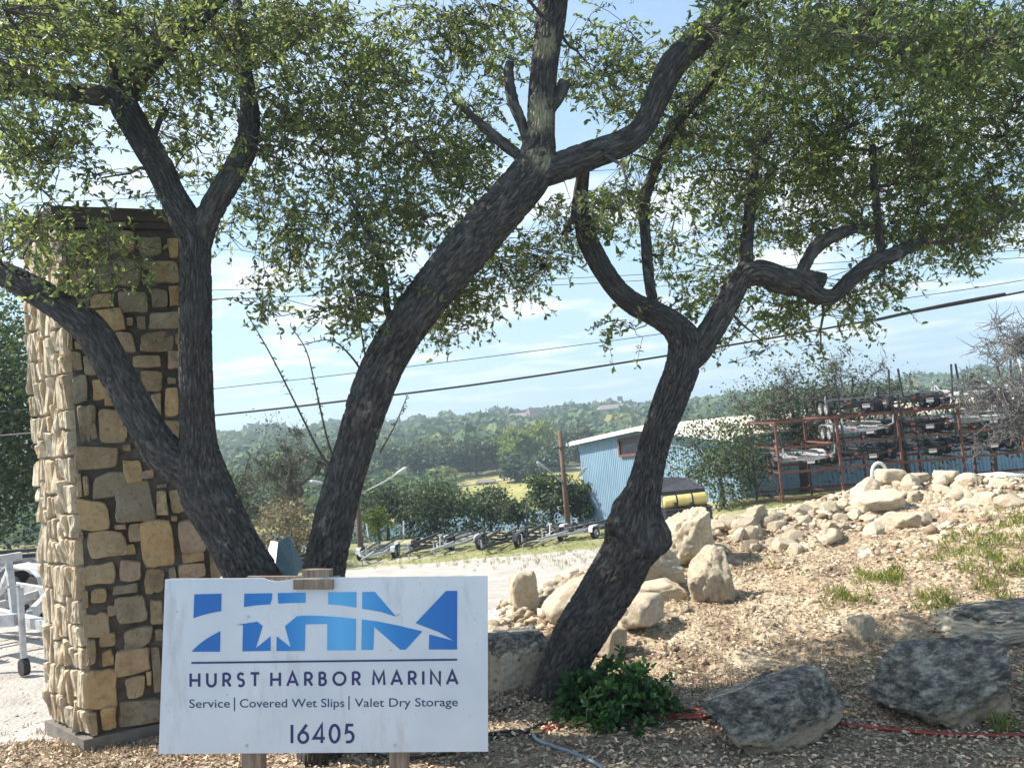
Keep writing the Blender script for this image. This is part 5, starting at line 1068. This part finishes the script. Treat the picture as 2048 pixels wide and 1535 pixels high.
gplace(pk, 455, 1150, 30, 1.0, 'dark trailer behind the left trunk next to the pillar edge', 1.0)
# trailer by the fence at left: tongue with jack towards the pillar
g = ground_hit(55, 1352); place(pw, (g[0]-2.3, g[1]+1.9, g[2]), R(-128), 'silver trailer at the left edge with its jack wheel beside the pillar', G1, 1.0)
g2 = ground_hit(10, 1280); place(pg, (g2[0]-2.2, g2[1]+3.6, g2[2]), R(-100), 'second silver trailer at the left edge, behind the one with the jack', G1, 1.0)
# ---- steel rack
RX = [12.05, 14.9, 17.75, 20.6, 23.45, 26.3]; RY = (36.0, 40.0)
lv = [float(P(1545, y, 36)[2]) for y in (1001, 946, 897, 845)]; zb_ = -3.6
rack = empty('trailer_rack', (RX[0], RY[0], zb_), label='rust-red steel pallet rack three storeys high holding boat trailers', cat='rack')
def rl(x, y, z): return (x-RX[0], y-RY[0], z-zb_)
for x in RX:
    for y in RY: b = Bag(); b.bar(rl(x, y, zb_), rl(x, y, lv[3]+.05), .10); b.build('post', MAT['rust'], rack)
    for z in lv: b = Bag(); b.bar(rl(x, RY[0], z-.02), rl(x, RY[1], z-.02), .07, .08); b.build('tie_beam', MAT['rust'], rack)
    for (za, zc) in ((lv[0], lv[2]), (lv[2], lv[0])):
        if x in (RX[0],): b = Bag(); b.bar(rl(x, RY[0], za), rl(x, RY[1], zc), .05); b.build('brace', MAT['rust'], rack)
for i in range(len(RX)-1):
    for y in RY:
        for k, z in enumerate(lv):
            b = Bag(); b.bar(rl(RX[i]+.051, y, z-.02), rl(RX[i+1]-.051, y, z-.02), .07, .11); b.build('beam', MAT['rust'], rack)
slots = [(0, 1, pw, 'white trailer alone in the left bay of the rack'), (1, 3, pb, 'black trailer with bent guide posts at the top left of the rack'), (2, 3, pb, 'black trailer on the top level, second bay of trailers'), (3, 3, pw, 'white trailer on the top level, third bay of trailers'), (4, 3, pw2, 'silver trailer on the top level cut by the right edge'),
         (1, 2, pw, 'white trailer on the middle level under the top left black one'), (2, 2, pb, 'black trailer on the middle level of the second bay'), (3, 2, pw, 'white trailer on the middle level of the third bay'), (4, 2, pg, 'silver trailer on the middle level at the right edge'),
         (1, 1, pb, 'black trailer on the lowest level behind the white hoop'), (2, 1, pb, 'black trailer on the lowest level of the second bay'), (3, 1, pk, 'black trailer on the lowest level of the third bay'), (4, 1, pb, 'black trailer on the lowest level at the right edge')]
for i, k, pr, lb in slots:
    place(pr, ((RX[i]+RX[i+1])/2, 37.9, lv[k]+.03), R(random.uniform(-3, 3)), lb, G2, 1.08)

# ------------------------------------------------------------------ yellow tank cart
ty = 30.0; c0 = P(1368, 1040, ty); cart = empty('tank_cart', (c0[0], ty, c0[2]), label='black spray cart carrying a yellow plastic tank behind the rock ridge', cat='cart'); k = ty/F
def cpos(px, py, dy=0): p = P(px, py, ty); return Vector((p[0]-c0[0], dy, p[2]-c0[2]))
a = cpos(1326, 1004); c = cpos(1412, 994); dr = (c-a).normalized(); b = Bag(); rr = 13.5*k
b.tube([a+dr*-.02, a+dr*.02, a+dr*.07, c-dr*.07, c-dr*.02, c+dr*.02], [rr*.75, rr*.93, rr, rr, rr*.93, rr*.75], 20); b.build('tank', MAT['yellow'], cart, True)
for q in (.3, .66):
    pc = a.lerp(c, q); b = Bag(); n = 20; V = []
    b.tube([pc-dr*.03, pc+dr*.03], rr*1.03, 20); b.build('strap', MAT['tarp'], cart)
b = Bag(); pc = (cpos(1330, 1020)+cpos(1415, 1012))/2; b.box(pc+Vector((0, 0, -.28)), (1.75, .9, .5)); b.build('body', MAT['black'], cart)
b = Bag(); b.box(pc+Vector((0, 0, .03)), (1.8, 1.0, .07)); b.build('deck', MAT['black'], cart)
for px in (1348, 1380): b = Bag(); q = cpos(px, 1008); b.box(q+Vector((0, -.3, -.1)), (.09, .05, .4)); b.build('bracket', MAT['black'], cart)
for s in (-.65, .65):
    b = Bag(); q = pc+Vector((s, 0, -.62)); b.tube([q+Vector((-.1, 0, 0)), q+Vector((.1, 0, 0))], .3, 16); b.build('wheel', MAT['tyre'], cart)
cv = empty('canopy', (c0[0], ty+.6, c0[2]), label='low black fabric canopy above the yellow tank', cat='canopy')
pt = [cpos(1300, 985), cpos(1408, 975), cpos(1385, 958), cpos(1335, 956)]; b = Bag(); up = Vector((0, 0, .02))
V = [pt[0]+Vector((0, -.7, 0)), pt[1]+Vector((0, -.7, 0)), pt[1]+Vector((0, 1.0, 0)), pt[0]+Vector((0, 1.0, 0)), pt[3]+Vector((0, .1, 0)), pt[2]+Vector((0, .1, 0))]
V2 = V+[v-Vector((0, 0, .14)) for v in V[:4]]; b.add(V2, [(0, 1, 5, 4), (1, 2, 5), (2, 3, 4, 5), (3, 0, 4), (6, 7, 1, 0), (7, 8, 2, 1), (8, 9, 3, 2), (9, 6, 0, 3)]); b.build('roof_fabric', MAT['tarp'], cv)
for i in (0, 1): b = Bag(); b.bar(V[i]+Vector((0, .05, -.1)), V[i]+Vector((0, .05, -1.7)), .05); b.build('pole', MAT['black'], cv)

# ------------------------------------------------------------------ utility poles and wires
def pole(px, top_y, base_y_, d, label, arms, cross=True):
    a = P(px[0], top_y, d); c = P(px[1], base_y_, d); r_ = empty('utility_pole', (c[0], d, c[2]), label=label, cat='utility pole'); zt = a[2]-c[2]+0; b = Bag(); b.tube([(0, 0, -1.5), (0, 0, zt)], [.16, .11], 10); b.build('post', MAT['pole'], r_, True)
    if cross: b = Bag(); b.bar((-.35, -.12, zt-.9), (.35, -.12, zt-.9), .07, .09); ca = b.build('crossarm', MAT['pole'], r_); b = Bag(); b.tube([(.3, -.12, zt-.86), (.3, -.12, zt-.68)], .05, 8); b.build('insulator', MAT['white'], ca)
    for (p0, p1, p2) in arms:
        A3 = [Vector(P(*q, d)-c) for q in (p0, p1, p2)]; b = Bag(); A3[0] = Vector((0, 0, A3[0].z)); b.tube(A3, .03, 7); ar = b.build('lamp_arm', MAT['galv'], r_)
        dd = (A3[2]-A3[1]); dd.normalize(); b = Bag(); b.tube([A3[2]-dd*.05, A3[2]+dd*.1, A3[2]+dd*.5, A3[2]+dd*.6], [.035, .08, .09, .04], 10); b.build('lamp_head', MAT['galv'], ar)
pole((1119, 1136), 860, 1048, 40, 'tall brown wooden utility pole with two lamp arms left of the blue shed', [((1131, 968), (1105, 945), (1092, 936)), ((1131, 970), (1150, 962), (1158, 952))])
pole((735, 722), 960, 1105, 36, 'short wooden pole hidden behind the leaning trunk with street lights on both sides', [((728, 990), (770, 962), (792, 948)), ((728, 985), (680, 972), (645, 966))], False)
def wire(pts, d0, d1, r_, label):
    k = len(pts); p3 = [P(px, py, d0+(d1-d0)*i/(k-1)) for i, (px, py) in enumerate(pts)]; s = catmull([(*p, 0) for p in p3], .5)[:, :3]; b = Bag(); b.tube([tuple(q) for q in s], r_, 6); o = b.build('power_cable', MAT['wire']); tag(o, label=label, cat='cable', group='overhead cables'); return o
wire([(-500, 900), (0, 871), (430, 830), (700, 800), (1000, 762), (1340, 710), (1650, 657), (1850, 620), (2048, 583), (2500, 490)], 13, 13, .019, 'thick black overhead cable, lowest of the overhead lines')
wire([(1750, 640), (1840, 620), (1930, 602), (2010, 588)], 12.97, 12.97, .03, 'thick lashed splice on the lowest cable near the right edge')
wire([(-500, 850), (0, 823), (430, 777), (800, 735), (1180, 687), (1500, 642), (1800, 598), (2048, 560), (2500, 480)], 16, 16, .008, 'thin wire just above the thick black cable')
wire([(-500, 600), (0, 590), (430, 580), (800, 570), (1300, 548), (2048, 500), (2500, 470)], 20, 20, .008, 'thin wire crossing high behind the double oak, upper of the close pair')
wire([(-500, 618), (0, 610), (430, 598), (800, 584), (1300, 560), (2048, 515), (2500, 480)], 20, 20, .008, 'thin wire crossing high behind the double oak, lower of the close pair')
wire([(-500, 420), (0, 408), (430, 388), (900, 360), (1500, 320), (2500, 240)], 22, 22, .008, 'highest thin wire, passing above the pillar cap')
wire([(430, 500), (1500, 470), (1960, 490), (2500, 560)], 24, 24, .006, 'faint wire dipping through the oak leaves near the right edge')
wire([(700, 960), (830, 948), (1000, 938), (1119, 930)], 37, 40, .012, 'fine wire strung between the two lamp poles')

# ------------------------------------------------------------------ odds and ends
p = P(560, 1140, 16); r_ = empty('covered_boat', (p[0], 16, p[2]), label='peaked boat cover, white on one side and dark teal on the other, behind the sign', cat='boat cover')
def cp_(px, py, dy=0): q = P(px, py, 16); return (q[0]-p[0], dy, q[2]-p[2])
V = [cp_(520, 1160), cp_(557, 1150, -.3), cp_(556, 1083, 0), cp_(526, 1088, .5), cp_(592, 1156), cp_(570, 1150, 1.4), cp_(556, 1083, .8)]
b = Bag(); b.add([V[0], V[1], V[2], V[3]], [(0, 1, 2, 3)]); b.build('white_panel', MAT['white'], r_); b = Bag(); b.add([V[1], V[4], V[2], V[5], V[6]], [(0, 1, 2), (1, 3, 4, 2)]); b.build('teal_panel', MAT['teal'], r_)
b = Bag(); q = p; b.add([V[0], V[4], V[5], V[3]], [(0, 1, 2, 3)]); b.build('base_sheet', MAT['teal'], r_)
# wooden fence at left
f0 = P(-90, 1150, 13.5); f1 = P(72, 1130, 15.5); fr_ = empty('wooden_fence', tuple(f0), label='weathered grey picket fence under the dark trees at the left edge', cat='fence'); nb = 26
for i in range(nb):
    t = (i+.5)/nb; q = f0+(f1-f0)*t-f0; gz = float(H(f0[0]+q[0], f0[1]+q[1])[0])-f0[2]; b = Bag(); h = 1.15+random.uniform(-.03, .03); b.box((q[0], q[1], gz+h/2), (.115, .02, h), Matrix.Rotation(random.uniform(-.02, .02), 3, 'Y')); b.build('picket', MAT['greywood'], fr_)
b = Bag(); e = f1-f0
for hz_ in (.3, .9): b.bar((0, .03, hz_+float(H(f0[0], f0[1])[0])-f0[2]), (e[0], e[1]+.03, hz_+float(H(f1[0], f1[1])[0])-f0[2]), .04, .08)
b.build('rail', MAT['greywood'], fr_)
# white hoop behind the mound
hp = P(1757, 985, 17); b = Bag(); pts = [P(1745, 985, 17), P(1744, 950, 17), P(1747, 932, 17), P(1757, 925, 17), P(1768, 931, 17), P(1772, 948, 17), P(1775, 985, 17)]; b.tube([tuple(q[:3]) for q in catmull([(*q, 0) for q in pts], .05)], .035, 10); tag(b.build('pipe_hoop', MAT['white'], None, True), label='white upside-down U pipe hoop standing behind the mound crest', cat='hoop')
# white pickup roof behind the mound
v0 = P(2008, 985, 30); vr = empty('pickup_truck', (v0[0], 30, v0[2]), 0, label='white pickup truck, only its cab roof showing behind the mound at right', cat='truck')
cz = P(2008, 947, 30)[2]-v0[2]; Wc = .62
b = Bag(); prof = [(-.74, 0), (-.70, cz*.35), (-.55, cz*.88), (-.44, cz), (.44, cz), (.55, cz*.88), (.70, cz*.35), (.74, 0)]
V = [(x, y, z) for y in (-.7, .8) for x, z in prof]; n = len(prof); b.add(V, [tuple(range(n, 2*n))]+[(i, i+1, n+i+1, n+i) for i in range(n-1)]); b.add([(x, -.7, z) for x, z in prof], [tuple(range(n))[::-1]]); b.build('cab', MAT['white'], vr)
b = Bag(); b.add([(x*.84, -.715, z*.84+.02) for x, z in prof], [tuple(range(n))[::-1]]); b.build('window', MAT['window'], vr)
b = Bag(); b.box((0, .1, -.6), (1.75, 4.6, .9)); b.build('body', MAT['white'], vr)
for s in (-1, 1):
    for yy in (-1.3, 1.5): b = Bag(); b.tube([(s*.72, yy, -.95), (s*.9, yy, -.95)], .36, 16); b.build('wheel', MAT['tyre'], vr)

# ------------------------------------------------------------------ haze
HAZE = True
if HAZE:
    b = Bag(); b.box((0, 600, 12), (2600, 1500, 120)); o = b.build('haze'); tag(o, kind='stuff', label='thin blue summer haze over the valley', cat='haze')
    m = bpy.data.materials.new('haze air'); m.use_nodes = True; t = m.node_tree; t.nodes.clear(); ou = t.nodes.new('ShaderNodeOutputMaterial'); vv = t.nodes.new('ShaderNodeVolumePrincipled'); vv.inputs['Density'].default_value = .00065; vv.inputs['Color'].default_value = (.72, .87, 1, 1); vv.inputs['Anisotropy'].default_value = .3
    t.links.new(vv.outputs[0], ou.inputs['Volume']); o.data.materials.append(m)
